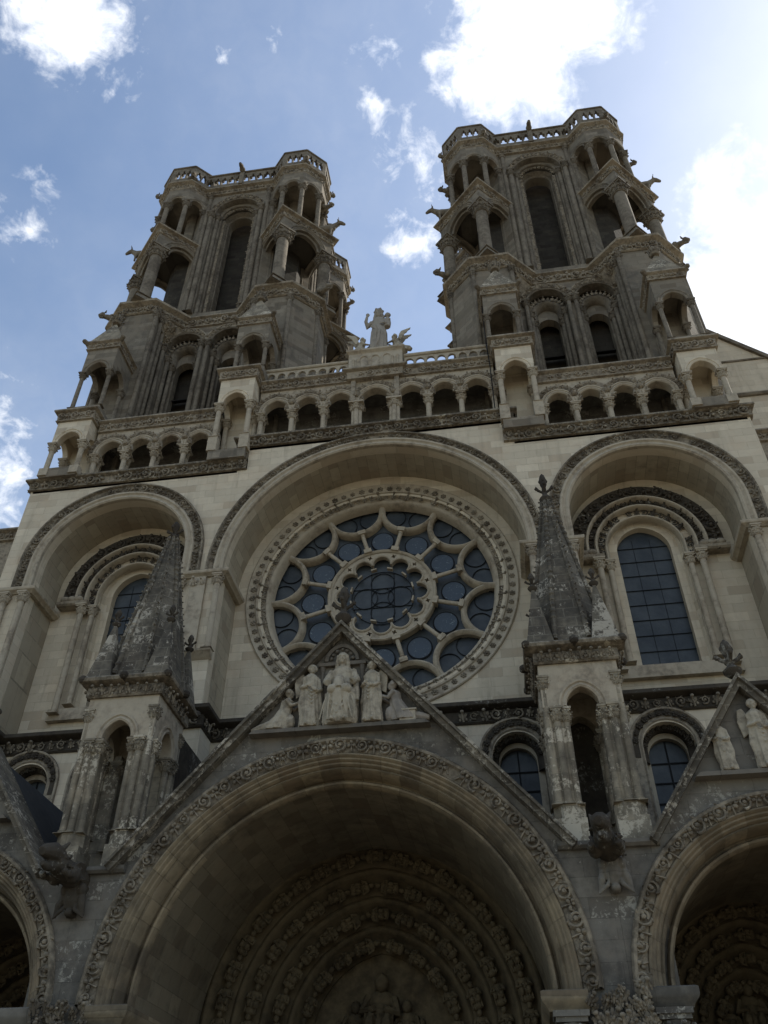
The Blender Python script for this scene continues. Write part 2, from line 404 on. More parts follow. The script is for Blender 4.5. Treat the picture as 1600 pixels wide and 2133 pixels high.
def arc_ornament(m, path, d, y, step, tpl, s, alt=None, skip=0):
    pts, nor = path
    P_ = np.array([(x+nx*d, z+nz_*d) for (x, z), (nx, nz_) in zip(pts, nor)]); Nn = np.array(nor)
    seg = np.hypot(*(P_[1:]-P_[:-1]).T); cum = np.r_[0, np.cumsum(seg)]; L = cum[-1]; n = max(1, round(L/step))
    for i in range(skip, n-skip):
        if random.random() < .035: continue
        q = (i+.5+random.uniform(-.08, .08))/n*L
        x = np.interp(q, cum, P_[:, 0]); z = np.interp(q, cum, P_[:, 1])
        nx = np.interp(q, cum, Nn[:, 0]); nz_ = np.interp(q, cum, Nn[:, 1]); k = math.hypot(nx, nz_) or 1; nx /= k; nz_ /= k
        place(m, alt if (alt and i % 2) else tpl, (x, y, z), (-nz_, 0, nx), (nx, 0, nz_), (0, -1, 0), s)
def poly_ornament(m, poly, z, step, tpl, s, closed=False, off=0, alt=None):
    n = len(poly)
    for i in range(n if closed else n-1):
        a, b_ = np.array(poly[i], float), np.array(poly[(i+1) % n], float); d = (b_-a)/np.linalg.norm(b_-a); o = np.array((d[1], -d[0]))
        line_ornament(m, a+o*off, b_+o*off, step, z, tpl, s, o, alt)
def capital(m, x, y, z, r, h, n=8, leaves=True, ab=None):
    """bell + leaves + moulded abacus; z is the top"""
    ah = h*.28; ab = ab or r*1.75
    lathe(m, [(r*1.12, 0), (r*1.2, h*.05), (r, h*.1), (r*1.05, h*.35), (r*1.5, h-ah-.01)], x, y, z-h, 12)
    prism(m, [(x-ab*.88, y-ab*.88), (x+ab*.88, y-ab*.88), (x+ab*.88, y+ab*.88), (x-ab*.88, y+ab*.88)], z-ah, z-ah*.55)
    prism(m, [(x-ab, y-ab), (x+ab, y-ab), (x+ab, y+ab), (x-ab, y+ab)], z-ah*.55, z)
    if leaves:
        for lev, (rr, zz, s_) in enumerate(((r*1.08, .38, .55), (r*1.3, .62, .5))):
            for i in range(n):
                a = 2*pi*(i+.5*lev)/n
                place(m, LEAF, (x+rr*math.cos(a), y+rr*math.sin(a), z-h+h*zz-h*.12), (-math.sin(a), math.cos(a), 0), (0, 0, 1), (math.cos(a), math.sin(a), 0), min(h*s_*.8, r*1.8), .08)
def column(m, x, y, z0, z1, r, cap_h=None, base=True, n=12, leaves=True, ab=None, nl=8):
    cap_h = cap_h or r*3.2
    if base:
        lathe(m, [(r*1.55, 0), (r*1.6, r*.3), (r*1.25, r*.55), (r*1.3, r*.8), (r*1.02, r*1.0)], x, y, z0, n)
        prism(m, octo(x, y, r*1.7, 4, pi/4), z0-.001, z0+r*.12)
    lathe(m, [(r, 0), (r*.96, z1-cap_h-z0)], x, y, z0, n)
    capital(m, x, y, z1, r, cap_h, nl, leaves, ab)
def crocket_line(m, a, b, n, out, s, tpl=None):
    a = np.array(a, float); b = np.array(b, float); up = (b-a)/np.linalg.norm(b-a); out = np.array(out, float); out /= np.linalg.norm(out)
    u = np.cross(up, out)
    for i in range(n):
        place(m, tpl or LEAF, a+(b-a)*(i+.5)/n, u, up, out, s)
def finial(m, x, y, z, h, s=1.0):
    lathe(m, [(.16*s, 0), (.30*s, h*.10), (.33*s, h*.16), (.22*s, h*.23), (.13*s, h*.30), (.11*s, h*.55), (.17*s, h*.62), (.20*s, h*.78), (.13*s, h*.92), (.02*s, h)], x, y, z, 10)
    for i in range(4):
        a = pi/4*0+i*pi/2
        c, d = math.cos(a), math.sin(a)
        tube(m, [(x+c*.08*s, y+d*.08*s, z+h*.38), (x+c*.3*s, y+d*.3*s, z+h*.46), (x+c*.42*s, y+d*.42*s, z+h*.56), (x+c*.40*s, y+d*.40*s, z+h*.48)], [.07*s, .075*s, .085*s, .05*s], 6)
        ell(m, (x+c*.40*s, y+d*.40*s, z+h*.52), (.09*s, .09*s, .09*s), 6, 5)
        ell(m, (x+c*.16*s, y+d*.16*s, z+h*.74), (.08*s, .08*s, .12*s), 6, 5)
# cornice profiles (out, up)
def cornice_prof(h, out, lip=.13):
    return [(0, 0), (out*.42, .015), (out*.46, .05), (out*.40, .085), (out*.30, .10), (out*.42, h-lip-.04), (out*.8, h-lip), (out, h-lip+.03), (out, h-.03), (out*.93, h), (-.25, h+.03)]

# ================================================================== STRUCTURE: ground
m = MB(); m.add([(-700,-700,0),(700,-700,0),(700,700,0),(-700,700,0)], [(0,1,2,3)])
o = m.build('ground', 'paving', smooth=0); o['kind'] = 'structure'

# ================================================================== CATHEDRAL
CATH = thing('cathedral', 'pale limestone gothic cathedral front with rose window and three gabled porches', 'cathedral')
NAVE_R, SIDE_R, SIDE_X, SIDE_Z, NAVE_Z = 5.6, 2.95, 10.15, 21.5, 20.4
# --- window storey: front wall with three deep arches
m = MB()
under = [(-14.5, 14.4)]
for cx, cz, R_, n_ in ((-SIDE_X, SIDE_Z, SIDE_R, 36), (0, NAVE_Z, NAVE_R, 48), (SIDE_X, SIDE_Z, SIDE_R, 36)): under += arc(cx, cz, R_, 0, n_, 14.4)[0][::-1]
wall(m, under+[(14.5,14.4),(14.5,25.5),(5.35,25.5),(5.35,27.0),(-5.35,27.0),(-5.35,25.5),(-14.5,25.5)], [], 0, .5)
# buttress cheeks behind the front
for x0, x1 in ((5.6, 7.2), (-7.2, -5.6), (13.1, 14.5), (-14.5, -13.1)): box(m, x0+.004, x1-.004, .5, 3.4, 0, 25.5)
box(m, -14.49, 14.49, 3.3, 3.6, 0, 27)
m.build('facade_wall', 'wall', CATH, 0)
m = MB(); box(m, -6.9, 6.9, 3.7, 40, 0, 24.5); box(m, -14.4, -6.95, 3.7, 16, 0, 26); box(m, 6.95, 14.4, 3.7, 16, 0, 26)
m.build('nave_light_block', 'wall', CATH, 0)  # unseen plain boxes, added to stop light leaking in behind the windows
# deep barrel soffits
for cx, cz, R, z0 in ((0, NAVE_Z, NAVE_R, 14.4), (SIDE_X, SIDE_Z, SIDE_R, 14.4), (-SIDE_X, SIDE_Z, SIDE_R, 14.4)):
    m = MB(); asweep(m, arc(cx, cz, R-.004, 0, 48, z0), [(0, -.49), (0, -1.92)], 0, caps=False)
    m.build('arch_soffit', vault_mat('soffit_stone', cx, cz, R), CATH)
# archivolts round the three arches
def hood(m, path, r0, y=0, w1=.36):
    asweep(m, path, [(-.01, -.1), (-.01, .05), (.05, .10), (.12, .06), (.15, .03), (.20, .04), (.25, .10), (.32, .10), (w1, .04), (w1, -.05)], y)
for cx, cz, R in ((0, NAVE_Z, NAVE_R), (SIDE_X, SIDE_Z, SIDE_R), (-SIDE_X, SIDE_Z, SIDE_R)):
    m = MB(); p = arc(cx, cz, R, 0, 64)
    z_ab = 20.36
    if cz > z_ab: p = arc(cx, cz, R, 0, 64, z_ab)
    hood(m, p, R); root = m.build('arch_moulding', 'trim', CATH)
    m = MB(); wd = .62 if R > 5 else .72
    asweep(m, p, [(.36, -.05), (.36, .03), (.42, .03), (wd-.10, .05), (wd-.06, .16), (wd, .16), (wd+.02, -.05)], 0)
    arc_ornament(m, p, (.36+wd)/2-.02, -.03, .36, SCROLL, .36 if R < 5 else .33, alt=TREFOIL)
    fo = m.build('leaf_band', 'frieze', root)
# abaci + colonnettes on the buttresses
for s_ in (-1, 1):
    for x0, x1, ya in ((5.45, 7.35, 1.9), (12.95, 14.65, 1.9)):
        P_ = [(s_*x0, ya), (s_*x0, -.06), (s_*x1, -.06), (s_*x1, ya)]
        if s_ < 0: P_ = P_[::-1]
        m = MB(); psweep(m, P_, 20.1, [(-.2, 0), (.02, 0), (.06, .05), (.16, .10), (.18, .14), (.18, .22), (.14, .25), (-.2, .26)]); m.build('impost_moulding', 'trim', CATH)
for s_ in (-1, 1):
    for x, zb in ((5.66, 16.95), (6.35, 16.95), (7.1, 16.95), (13.2, 15.4), (13.9, 15.4)):
        if abs(x-6.35) < .01:
            m = MB(); box(m, s_*6.4-.28, s_*6.4+.28, -.13, .0, zb, 20.08)
            line_ornament(m, (s_*6.4-.3, -.14), (s_*6.4+.3, -.14), .3, 19.85, LEAF, .34, (0, -1)); m.build('pilaster', 'trim', CATH); continue
        m = MB(); column(m, s_*x, -.12, zb, 20.09, .115, .42, ab=.19); m.build('colonnette', 'trim', CATH)
    m = MB(); psweep(m, [(s_*5.5, -.02), (s_*7.25, -.02)] if s_ > 0 else [(s_*7.25, -.02), (s_*5.5, -.02)], 16.6, [(-.05, 0), (.1, .1), (.16, .2), (.24, .26), (.26, .33), (-.05, .36)]); m.build('corbel', 'trim', CATH)
# recess back walls
m = MB()
def circ(cx, cz, r, n=64): return [(cx+r*math.cos(2*pi*i/n), cz+r*math.sin(2*pi*i/n)) for i in range(n)]
wall(m, arch_hole(0, NAVE_Z, NAVE_R+.1, 14.6, n=48), [circ(0, 20.35, 4.62)], 1.9, 2.3)
m.build('rose_bay_wall', 'wall', CATH, 0)
LX, LZ0, LZS, LHW = 9.93, 16.4, 21.2, .98
for s_ in (-1, 1):
    m = MB(); cx = s_*SIDE_X; lx = s_*LX
    wall(m, arch_hole(cx, SIDE_Z, SIDE_R+.08, 14.6, n=36), [arch_hole(lx, LZS, 2.15, 20.02, .1, 28)[0:0] or arch_hole(lx, LZS, 1.32, LZ0-.25, .12, 28)], 1.9, 2.05)
    m.build('window_bay_wall', 'wall', CATH, 0)

# --- string course under the windows, wrapping the buttresses
def string_plan():
    pts = [(-14.7, 3), (-14.7, -.15), (-13.05, -.15), (-13.05, 1.0), (-7.25, 1.0), (-7.25, -.15), (-5.5, -.15), (-5.5, 1.0), (5.5, 1.0), (5.5, -.15), (7.25, -.15), (7.25, 1.0), (13.05, 1.0), (13.05, -.15), (14.7, -.15), (14.7, 3)]
    return pts
m = MB(); sp = string_plan()
psweep(m, sp, 14.05, [(-.3, 0), (.05, 0), (.10, .05), (.06, .10), (.08, .42), (.30, .50), (.34, .54), (.34, .66), (.28, .69), (-.9, .74)])
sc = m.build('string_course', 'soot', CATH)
for k in range(3, 12): m = MB(); poly_ornament(m, sp[k:k+2], 14.30, .36, SCROLL, .36, off=.08, alt=LEAF); m.build('leaf_carving', 'frieze', sc)

# --- lower storey wall with small windows
m = MB()
LOWX = (-11.7, -9.0, -4.45, 4.45, 9.0, 11.7)
for a, b_ in ((-14.5, -7.2), (-5.55, 5.55), (7.2, 14.5)):
    pc, ph = (0, 4.52) if a > -6 and b_ < 6 else (math.copysign(9.75, a), 2.66)
    wall(m, [(a, 0)]+arc(pc, 5.5, ph, .3, 24, 0)[0][::-1]+[(b_, 0), (b_, 14.5), (a, 14.5)], [arch_hole(x, 12.95, .78, 9.5) for x in LOWX if a < x < b_], 1.0, 1.5)
for s_ in (-1, 1):
    box(m, s_*6.375-.9, s_*6.375+.9, -.1, 1.6, 0, 14.4); box(m, s_*13.8-.9, s_*13.8+.9, -.1, 1.6, 0, 14.4)
m.build('lower_wall', 'wall', CATH, 0)
for x in LOWX:
    m = MB(); p = arc(x, 13.0, .82, 0, 28, 9.5)
    asweep(m, p, [(-.04, -.5), (-.04, .02), (0, .05), (.06, .02), (.08, .03), (.26, .04), (.30, .10), (.36, .10), (.38, -.05)], 1.0)
    w_ = m.build('lower_window', 'friezelight', CATH)
    m = MB(); asweep(m, arc(x, 13.0, .82, 0, 28, 12.6), [(.09, .0), (.09, .045), (.25, .055), (.25, .0)], 1.0)
    arc_ornament(m, arc(x, 13.0, .82, 0, 28), .17, .94, .25, ROSETTE, .24)
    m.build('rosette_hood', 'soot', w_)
    m = MB(); asweep(m, arc(x, 13.0, .66, 0, 28, 12.6), [(.14, .08), (.02, .0), (-.06, -.1), (-.06, -.2)], 1.34)
    arc_ornament(m, arc(x, 13.0, .70, 0, 28), 0, 1.27, .2, LEAF, .24)
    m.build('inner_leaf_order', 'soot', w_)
    m = MB(); wall(m, arch_hole(x, 12.95, .8, 9.4), [arch_hole(x, 12.85, .58, 9.7)], 1.55, 1.75); m.build('reveal', 'trim', w_)
    m = MB(); wall(m, arch_hole(x, 12.85, .6, 9.6), [], 1.78, 1.8); m.build('glass', 'glass', w_)
    m = MB(); box(m, x-.02, x+.02, 1.74, 1.77, 9.7, 13.4)
    for k in range(5): box(m, x-.58, x+.58, 1.735, 1.765, 10.2+k*.62, 10.24+k*.62)
    m.build('bars', 'lead', w_)

# ------------------------------------------------------------------ lancet windows of the side bays
for s_ in (-1, 1):
    lx = s_*LX
    m = MB(); wall(m, arch_hole(lx, LZS, 1.36, LZ0-.3, .12, 28), [arch_hole(lx, LZS, LHW, LZ0, .12, 28)], 2.2, 2.62)
    lw = m.build('lancet_window', 'wall', CATH, 0)
    m = MB(); asweep(m, arc(lx, LZS, LHW+.30, .12, 28, LZ0-.05), [(-.10, -.42), (.06, -.1), (.10, -.02), (.16, -.02)], 2.05-.15, caps=False); m.build('splayed_reveal', 'wall', lw)
    m = MB(); wall(m, arch_hole(lx, LZS, LHW+.02, LZ0-.02, .12, 28), [], 2.5, 2.52); m.build('glass', 'glass', lw)
    m = MB()
    for k in range(1, 9): box(m, lx-LHW, lx+LHW, 2.46, 2.49, LZ0+k*.64-.008, LZ0+k*.64+.008)
    for k in (-.33, .33): box(m, lx+k*LHW-.004, lx+k*LHW+.004, 2.475, 2.495, LZ0, LZS+.7)
    m.build('saddle_bars', 'lead', lw)
    # recessed orders: three rolls with dark leaf bands between
    zsp = 20.55
    for k, (r, y) in enumerate(((1.40, 1.80), (1.78, 1.62), (2.12, 1.50))):
        m = MB(); p = arc(lx, LZS-.15, r, .08, 36, zsp)
        asweep(m, p, [(-.06, -.25), (-.06, .0), (-.02, .06), (.03, .06), (.07, .0), (.07, -.25)], y)
        m.build('archivolt_roll', 'trim', lw)
        m = MB(); wd = (.31, .27, .56)[k]
        asweep(m, p, [(.07, -.12), (.07+wd, -.12+(.0 if k < 2 else .0)), (.07+wd, -.4)], y)
        if k < 2:
            arc_ornament(m, p, .07+wd/2, y+.06, .30, LEAF, .32, alt=SCROLL)
        else:
            arc_ornament(m, p, .07+wd*.5, y+.08, .42, SCROLL, .50, alt=TREFOIL)
        m.build('leaf_band', 'soot', lw)
    for sd_ in (-1, 1):
        m = MB(); x_ = lx+sd_*1.42; column(m, x_, 1.78, LZ0-.15, 20.52, .11, .42, ab=.2); m.build('colonnette', 'trim', lw)
        m = MB(); x_ = lx+sd_*1.80; column(m, x_, 1.60, LZ0-.55, 20.52, .12, .42, ab=.22); m.build('colonnette', 'trim', lw)
        m = MB(); psweep(m, [(lx+sd_*1.58, 1.55), (lx+sd_*2.85, 1.55)] if sd_ > 0 else [(lx+sd_*2.85, 1.55), (lx+sd_*1.58, 1.55)], 20.5, [(-.3, 0), (.05, 0), (.12, .06), (.14, .16), (-.3, .18)])
        for q in range(3): ell(m, (lx+sd_*(2.0+q*.28), 1.5, 20.78), (.2, .14, .14), 8, 6)
        m.build('springer_shelf', 'friezelight', lw)
    m = MB(); box(m, lx-2.1, lx+2.1, 1.66, 1.9, LZ0-.75, LZ0-.3); m.build('sill', 'trim', lw)

# ------------------------------------------------------------------ rose window
RZ = 20.35
def ring(r, n=96): return ([(r*math.cos(2*pi*i/n), RZ+r*math.sin(2*pi*i/n)) for i in range(n)], [(math.cos(2*pi*i/n), math.sin(2*pi*i/n)) for i in range(n)])
m = MB()
asweep(m, ring(5.2), [(0, -.05), (0, .05), (-.04, .08), (-.10, .05), (-.14, .02), (-.36, .01), (-.40, .06), (-.46, .06), (-.48, .0), (-.50, -.12), (-.60, -.16), (-.72, -.2), (-.74, -.14), (-.80, -.16), (-.86, -.22), (-.92, -.45), (-.95, -.6)], 1.9, True)
rose = m.build('rose_window', 'trim', CATH)
m = MB(); m.add(*ROSETTE); o = m.build('rosette', 'frieze'); ros_me = o.data; bpy.data.objects.remove(o)
for k in range(80):
    a = 2*pi*k/80; o = bpy.data.objects.new('rosette', ros_me); C.objects.link(o); q = .27*random.uniform(.9, 1.1)
    o.matrix_world = Matrix.Translation((4.95*math.cos(a), 1.89, RZ+4.95*math.sin(a))) @ Matrix.Rotation(pi/2, 4, 'X') @ Matrix.Rotation(random.uniform(0, 1), 4, 'Z') @ Matrix.Scale(q, 4); o.parent = rose
m = MB(); arc_ornament(m, ring(4.62), 0, 1.99, .30, LEAF, .34, alt=SCROLL); m.build('leaf_band', 'frieze', rose)
TR = [(-.10, -.24), (-.11, -.06), (-.12, .0), (-.06, .10), (.0, .13), (.06, .09), (.11, .0), (.12, -.24)]
for k in range(12):
    a = (15+30*k)*pi/180; m = MB()
    rc, r = 4.30, 1.10; cx, cz = rc*math.sin(a), RZ+rc*math.cos(a)
    pts, nor = [], []
    for i in range(25):
        b_ = -pi/2+pi*i/24  # semicircle on the hub side
        lx_, lz_ = math.sin(b_), -math.cos(b_)
        dx = lx_*math.cos(a)+lz_*math.sin(a); dz = -lx_*math.sin(a)+lz_*math.cos(a)
        pts.append((cx+r*dx, cz+r*dz)); nor.append((dx, dz))
    asweep(m, (pts, nor), TR, 2.38)
    m.build('lobe', 'trim', rose)
    # radial colonnette from the hub to the lobe
    m = MB(); m.T = Matrix.Translation((0, 2.30, RZ)) @ Matrix.Rotation(a, 4, 'Y')
    column(m, 0, 0, 2.06, 3.14, .085, .22, ab=.16, leaves=False)
    box(m, -.15, .15, -.14, .2, 2.02, 2.2); box(m, -.15, .15, -.15, .2, 3.02, 3.2)
    m.build('colonnette', 'trim', rose)
m = MB()   # hub ring with cusped foils and quatrefoils
asweep(m, ring(2.10), [(0, -.2), (0, .10), (-.04, .15), (-.10, .12), (-.13, .08)], 2.38, True)
foils = []
hub_out = circ(0, RZ, 1.98, 96)
# inner edge: twelve foils
inner = []
for k in range(12):
    a = (30*k)*pi/180; rc, r = 1.42, .345
    for i in range(11):
        b_ = pi*1.12-(i/10)*2*pi*1.12+0
        b_ = (1-i/10)*1.12*pi-.56*pi
        # angle measured from outward radial
        th = a-b_*1.0
        px = rc*math.sin(a)+r*math.sin(a-b_); pz = rc*math.cos(a)+r*math.cos(a-b_)
        inner.append((px, RZ+pz))
inner = inner
quat = []
for k in range(12):
    a = (15+30*k)*pi/180; cx, cz = 1.81*math.sin(a), RZ+1.81*math.cos(a); q = []
    for i in range(24):
        t_ = 2*pi*i/24; rr = .075*(1+.38*math.cos(4*t_)); q.append((cx+rr*math.cos(t_+a), cz+rr*math.sin(t_+a)))
    quat.append(q)
wall(m, hub_out, [inner[::-1]]+quat, 2.33, 2.52)
for k in range(12):
    a = (30*k)*pi/180; pts, nor = [], []
    for i in range(17):
        b_ = -.56*pi+1.12*pi*i/16; dx, dz = math.sin(a+b_), math.cos(a+b_)
        pts.append((1.42*math.sin(a)+.345*dx, RZ+1.42*math.cos(a)+.345*dz)); nor.append((dx, dz))
    asweep(m, (pts, nor), [(-.01, -.1), (-.01, .04), (.03, .07), (.07, .04), (.07, -.02)], 2.33)
    a = (15+30*k)*pi/180
    m.T = Matrix.Translation((0, 2.36, RZ)) @ Matrix.Rotation(a, 4, 'Y'); box(m, -.11, .11, -.06, .12, 1.19, 1.25); m.T = None
m.build('hub_tracery', 'trim', rose)
m = MB(); wall(m, circ(0, RZ, 4.6), [], 2.62, 2.64); m.build('glass', 'glass', rose)
m = MB()
for k in range(12):
    a = (30*k)*pi/180; cx, cz = 2.72*math.sin(a), RZ+2.72*math.cos(a)
    m = MB(); wall(m, circ(cx, cz, .43, 24), [], 2.56, 2.6); m.build('painted_roundel', 'paintglass', rose)
m = MB()
def lring(cx, cz, r, w_=.017, y=2.57, n=32):
    wall(m, circ(cx, cz, r, n), [circ(cx, cz, r-w_, n)], y, y+.03)
lring(0, RZ, .44)
for dx, dz in ((.0, .85), (.0, -.85), (.85, 0), (-.85, 0)): lring(dx*.78, RZ+dz*.78, .47)
lring(0, RZ, 1.22)
for k in range(12):
    a = (30*k)*pi/180; cx, cz = 2.72*math.sin(a), RZ+2.72*math.cos(a); lring(cx, cz, .48, .05)
    a = (15+30*k)*pi/180
    for q in (-.13, .13): lring(3.95*math.sin(a+q), RZ+3.95*math.cos(a+q), .45, .03, 2.575)
for k in (-1, 1): box(m, -1.15, 1.15, 2.585, 2.61, RZ+k*.44-.01, RZ+k*.44+.01); box(m, k*.44-.01, k*.44+.01, 2.585, 2.61, RZ-1.15, RZ+1.15)
m.build('lead_armature', 'lead', rose)

# ------------------------------------------------------------------ main cornice above the windows (steps up over the nave)
m = MB()
def cornice_run(m, poly, z, h, out, step, s, tpl=SCROLL, alt=TREFOIL, closed=False):
    psweep(m, poly, z, cornice_prof(h, out), closed)
    poly_ornament(m, poly, z+h*.46, step, tpl, s, closed, off=out*.36, alt=alt)
cornice_run(m, [(-14.5, 4), (-14.5, -.004), (-5.2, -.004)], 25.4, .56, .25, .40, .47)
cornice_run(m, [(5.2, -.004), (14.5, -.004), (14.5, 4)], 25.4, .56, .25, .40, .47)
cornice_run(m, [(-5.62, 1.8), (-5.62, -.004), (5.62, -.004), (5.62, 1.8)], 26.62, .54, .25, .40, .46)
for s_ in (-1, 1):
    box(m, s_*5.41-.21, s_*5.41+.21, -.12, .5, 25.42, 26.66)
    for q in range(3): place(m, SCROLL, (s_*5.41, -.13, 25.75+q*.36), (1, 0, 0), (0, 0, 1), (0, -1, 0), .38)
m.build('carved_cornice', 'frieze', CATH)
# floors of the gallery
m = MB(); box(m, -5.6, 5.6, -.0, 3.5, 26.5, 27.08); box(m, -14.4, -5.6, 0, 3.5, 25.3, 25.86); box(m, 5.6, 14.4, 0, 3.5, 25.3, 25.86); m.build('gallery_floor', 'trim', CATH, 0)

# ------------------------------------------------------------------ gallery arcade
def arcade(xs, zc, zb, hood_r, ztop, mid=None, Y=.5):
    """xs springing positions; openings between neighbours"""
    m = MB(); holes = []
    for a, b_ in zip(xs[:-1], xs[1:]):
        hw = (b_-a)/2-.12; holes.append(arch_hole((a+b_)/2, zc+.02, hw, zc-.3, .10, 16))
    outer = [(xs[0]-.1, zc-.02)]
    # outline underside is cut at the capitals: build as separate spandrel walls
    for h_ in holes: pass
    top = [(xs[-1]+.1, zc), (xs[-1]+.1, ztop), (xs[0]-.1, ztop), (xs[0]-.1, zc)]
    under = []
    for a, b_ in zip(xs[:-1], xs[1:]):
        hw = (b_-a)/2-.12; pp = arc((a+b_)/2, zc+.0, hw, .10, 18)[0][::-1]; under += pp
    wall(m, [(xs[0]-.1, zc)]+under+top[:-1], [], Y-.16, Y+.22)
    return m
gal = {}
def build_gallery(xs, zc, zfloor, ztop_wall, corn_z, corn_h, Y, big=None, back=1.75):
    m = arcade(xs, zc, zfloor, 0, ztop_wall, Y=Y)
    g_ = m.build('gallery_arcade', 'trim', CATH, 30)
    for i, (a, b_) in enumerate(zip(xs[:-1], xs[1:])):
        hw = (b_-a)/2-.12
        m = MB(); p = arc((a+b_)/2, zc, hw, .10, 22)
        asweep(m, p, [(-.02, -.1), (-.02, .03), (.03, .08), (.09, .05), (.12, .02), (.15, .06), (.20, .06), (.24, .0), (.24, -.05)], Y-.16)
        m.build('arch_roll', 'trim', g_)
        m = MB(); asweep(m, p, [(.25, -.05), (.25, .03), (.30, .03), (.44, .05), (.46, -.05)], Y-.16)
        arc_ornament(m, p, .35, Y-.20, .21, LEAF, .22, alt=TREFOIL)
        m.build('leaf_hood', 'friezelight', g_)
    for x in xs[1:-1]: m = MB(); ell(m, (x, Y-.24, zc+.42), (.13, .13, .15), 8, 6); place(m, LEAF, (x, Y-.3, zc+.42), (1, 0, 0), (0, 0, 1), (0, -1, 0), .26); m.build('stop_boss', 'friezelight', g_)
    for x in xs:
        end = x in (xs[0], xs[-1])
        if big and min(abs(abs(x)-q) for q in big) < .05:
            m = MB()
            for dx, dy in ((-.13, 0), (.13, .0), (0, .22), (0, -.12)): column(m, x+dx, Y+dy, zfloor, zc, .105, .42, ab=.17)
            prism(m, [(x-.33, Y-.3), (x+.33, Y-.3), (x+.33, Y+.36), (x-.33, Y+.36)], zc-.09, zc-.002)
        else:
            m = MB(); column(m, x, Y, zfloor, zc, .115, .44, ab=.22)
            column(m, x, Y+.34, zfloor, zc, .10, .40, ab=.18, leaves=False)
        m.build('column', 'trim', g_)
    m = MB(); box(m, xs[0]-.1, xs[-1]+.1, back, back+.3, zfloor-.1, ztop_wall)
    box(m, xs[0]-.1, xs[-1]+.1, Y+.23, back, ztop_wall-.12, ztop_wall-.004); m.build('rear_wall', 'porch', g_, 0)
    m = MB(); cornice_run(m, [(xs[0]-.1, Y-.16), (xs[-1]+.1, Y-.16)], corn_z, corn_h, .26, .36, .38)
    box(m, xs[0]-.1, xs[-1]+.1, Y+.0, back+1.2, corn_z+.02, corn_z+corn_h+.02)
    m.build('carved_cornice', 'friezelight', g_)
    return g_
NXS = [-5.06, -3.68, -2.28, -.82, .82, 2.28, 3.68, 5.06]
g_nave = build_gallery(NXS, 29.1, 27.08, 30.4, 30.38, .58, .5, big=(.82,))
SXS = [7.0, 8.27, 9.6, 10.93, 12.3]
for s_ in (-1, 1):
    xs = SXS if s_ > 0 else [-x for x in SXS][::-1]
    build_gallery(xs, 27.56, 25.86, 28.82, 28.8, .64, .4)
# slightly advanced middle bay
m = MB()
for s_ in (-1, 1): box(m, s_*.96-.10, s_*.96+.10, .2, .32, 29.12, 30.38)
psweep(m, [(-1.15, .5), (-1.15, .2), (1.15, .2), (1.15, .5)], 30.38, cornice_prof(.62, .26)); poly_ornament(m, [(-1.15, .2), (1.15, .2)], 30.66, .36, SCROLL, .38, off=.07, alt=TREFOIL)
m.build('middle_bay', 'friezelight', g_nave)
# balustrade with small arches + statue pedestal
bal = None
for s_ in (-1, 1):
    m = MB(); a, b_ = (1.28, 5.1) if s_ > 0 else (-5.1, -1.28)
    n = 8; st = (b_-a)/n
    wall(m, [(a, 31.02), (b_, 31.02), (b_, 31.98), (a, 31.98)], [arch_hole(a+st*(i+.5), 31.66, st*.38, 31.10, .02, 10) for i in range(n)], .54, .66)
    psweep(m, [(a, .52), (b_, .52)], 31.98, [(-.22, 0), (.03, 0), (.07, .05), (.07, .13), (-.27, .14)])
    for i in range(n+1): lathe(m, [(.06, 0), (.045, .08), (.045, .3), (.07, .4)], a+st*i, .50, 31.12, 8)
    bl = m.build('balustrade', 'trim', CATH)
m = MB(); psweep(m, [(-1.22, 1.4), (-1.22, .30), (1.22, .30), (1.22, 1.4)], 31.0, [(-.3, 0), (.1, 0), (.1, .1), (.02, .16), (0, .2), (0, 1.28), (.05, 1.34), (.12, 1.40), (.12, 1.50), (-.6, 1.53)])
box(m, -.8, .8, .8, 1.4, 31.0, 32.5)
for k in (-1, 0, 1): asweep(m, arc(k*.52, 31.85, .19, .03, 14, 31.25), [(-.02, .0), (-.02, .03), (.02, .05), (.06, .03), (.07, 0)], .30)
for x in (-1.0, -.78, -.26, .26, .78, 1.0): lathe(m, [(.06, 0), (.045, .06), (.045, .52), (.08, .62)], x, .28, 31.22, 8)
m.build('statue_pedestal', 'trim', CATH)
m = MB(); tube(m, [(5.02, .2, 27.2), (5.03, .1, 30.2), (4.98, -.2, 31.0), (5.0, .35, 32.2), (5.02, .6, 36.0)], .025, 6); m.build('lightning_cable', 'lead', CATH)

# ------------------------------------------------------------------ porches
PY = -4.6
def gable_shape(cx, apex, slope, zb):
    hw = (apex-zb)/slope
    return [(cx-hw, zb), (cx+hw, zb), (cx, apex)], hw
def _figure(m):   # small seated figure for the voussoirs: u across, v up, w out
    for (v_, ru, rw, w_) in ((-.42, .27, .20, .16), (-.2, .25, .22, .16), (.0, .20, .16, .14), (.16, .22, .13, .12)):
        ell(m, (0, v_, w_), (ru, .17, rw), 9, 6)
    ell(m, (0, .40, .2), (.12, .15, .14), 8, 6)
    for k in (-1, 1):
        ell(m, (k*.13, -.18, .34), (.10, .16, .12), 7, 5)
        tube(m, [(k*.2, .2, .14), (k*.27, -.02, .24), (k*.08, .02, .36)], [.075, .07, .05], 6)
    for k in range(5): tube(m, [(-.2+k*.1, -.05, .33), (-.2+k*.1, -.5, .32)], .03, 4)
FIGURE = template(_figure)
FIG_MESH = []
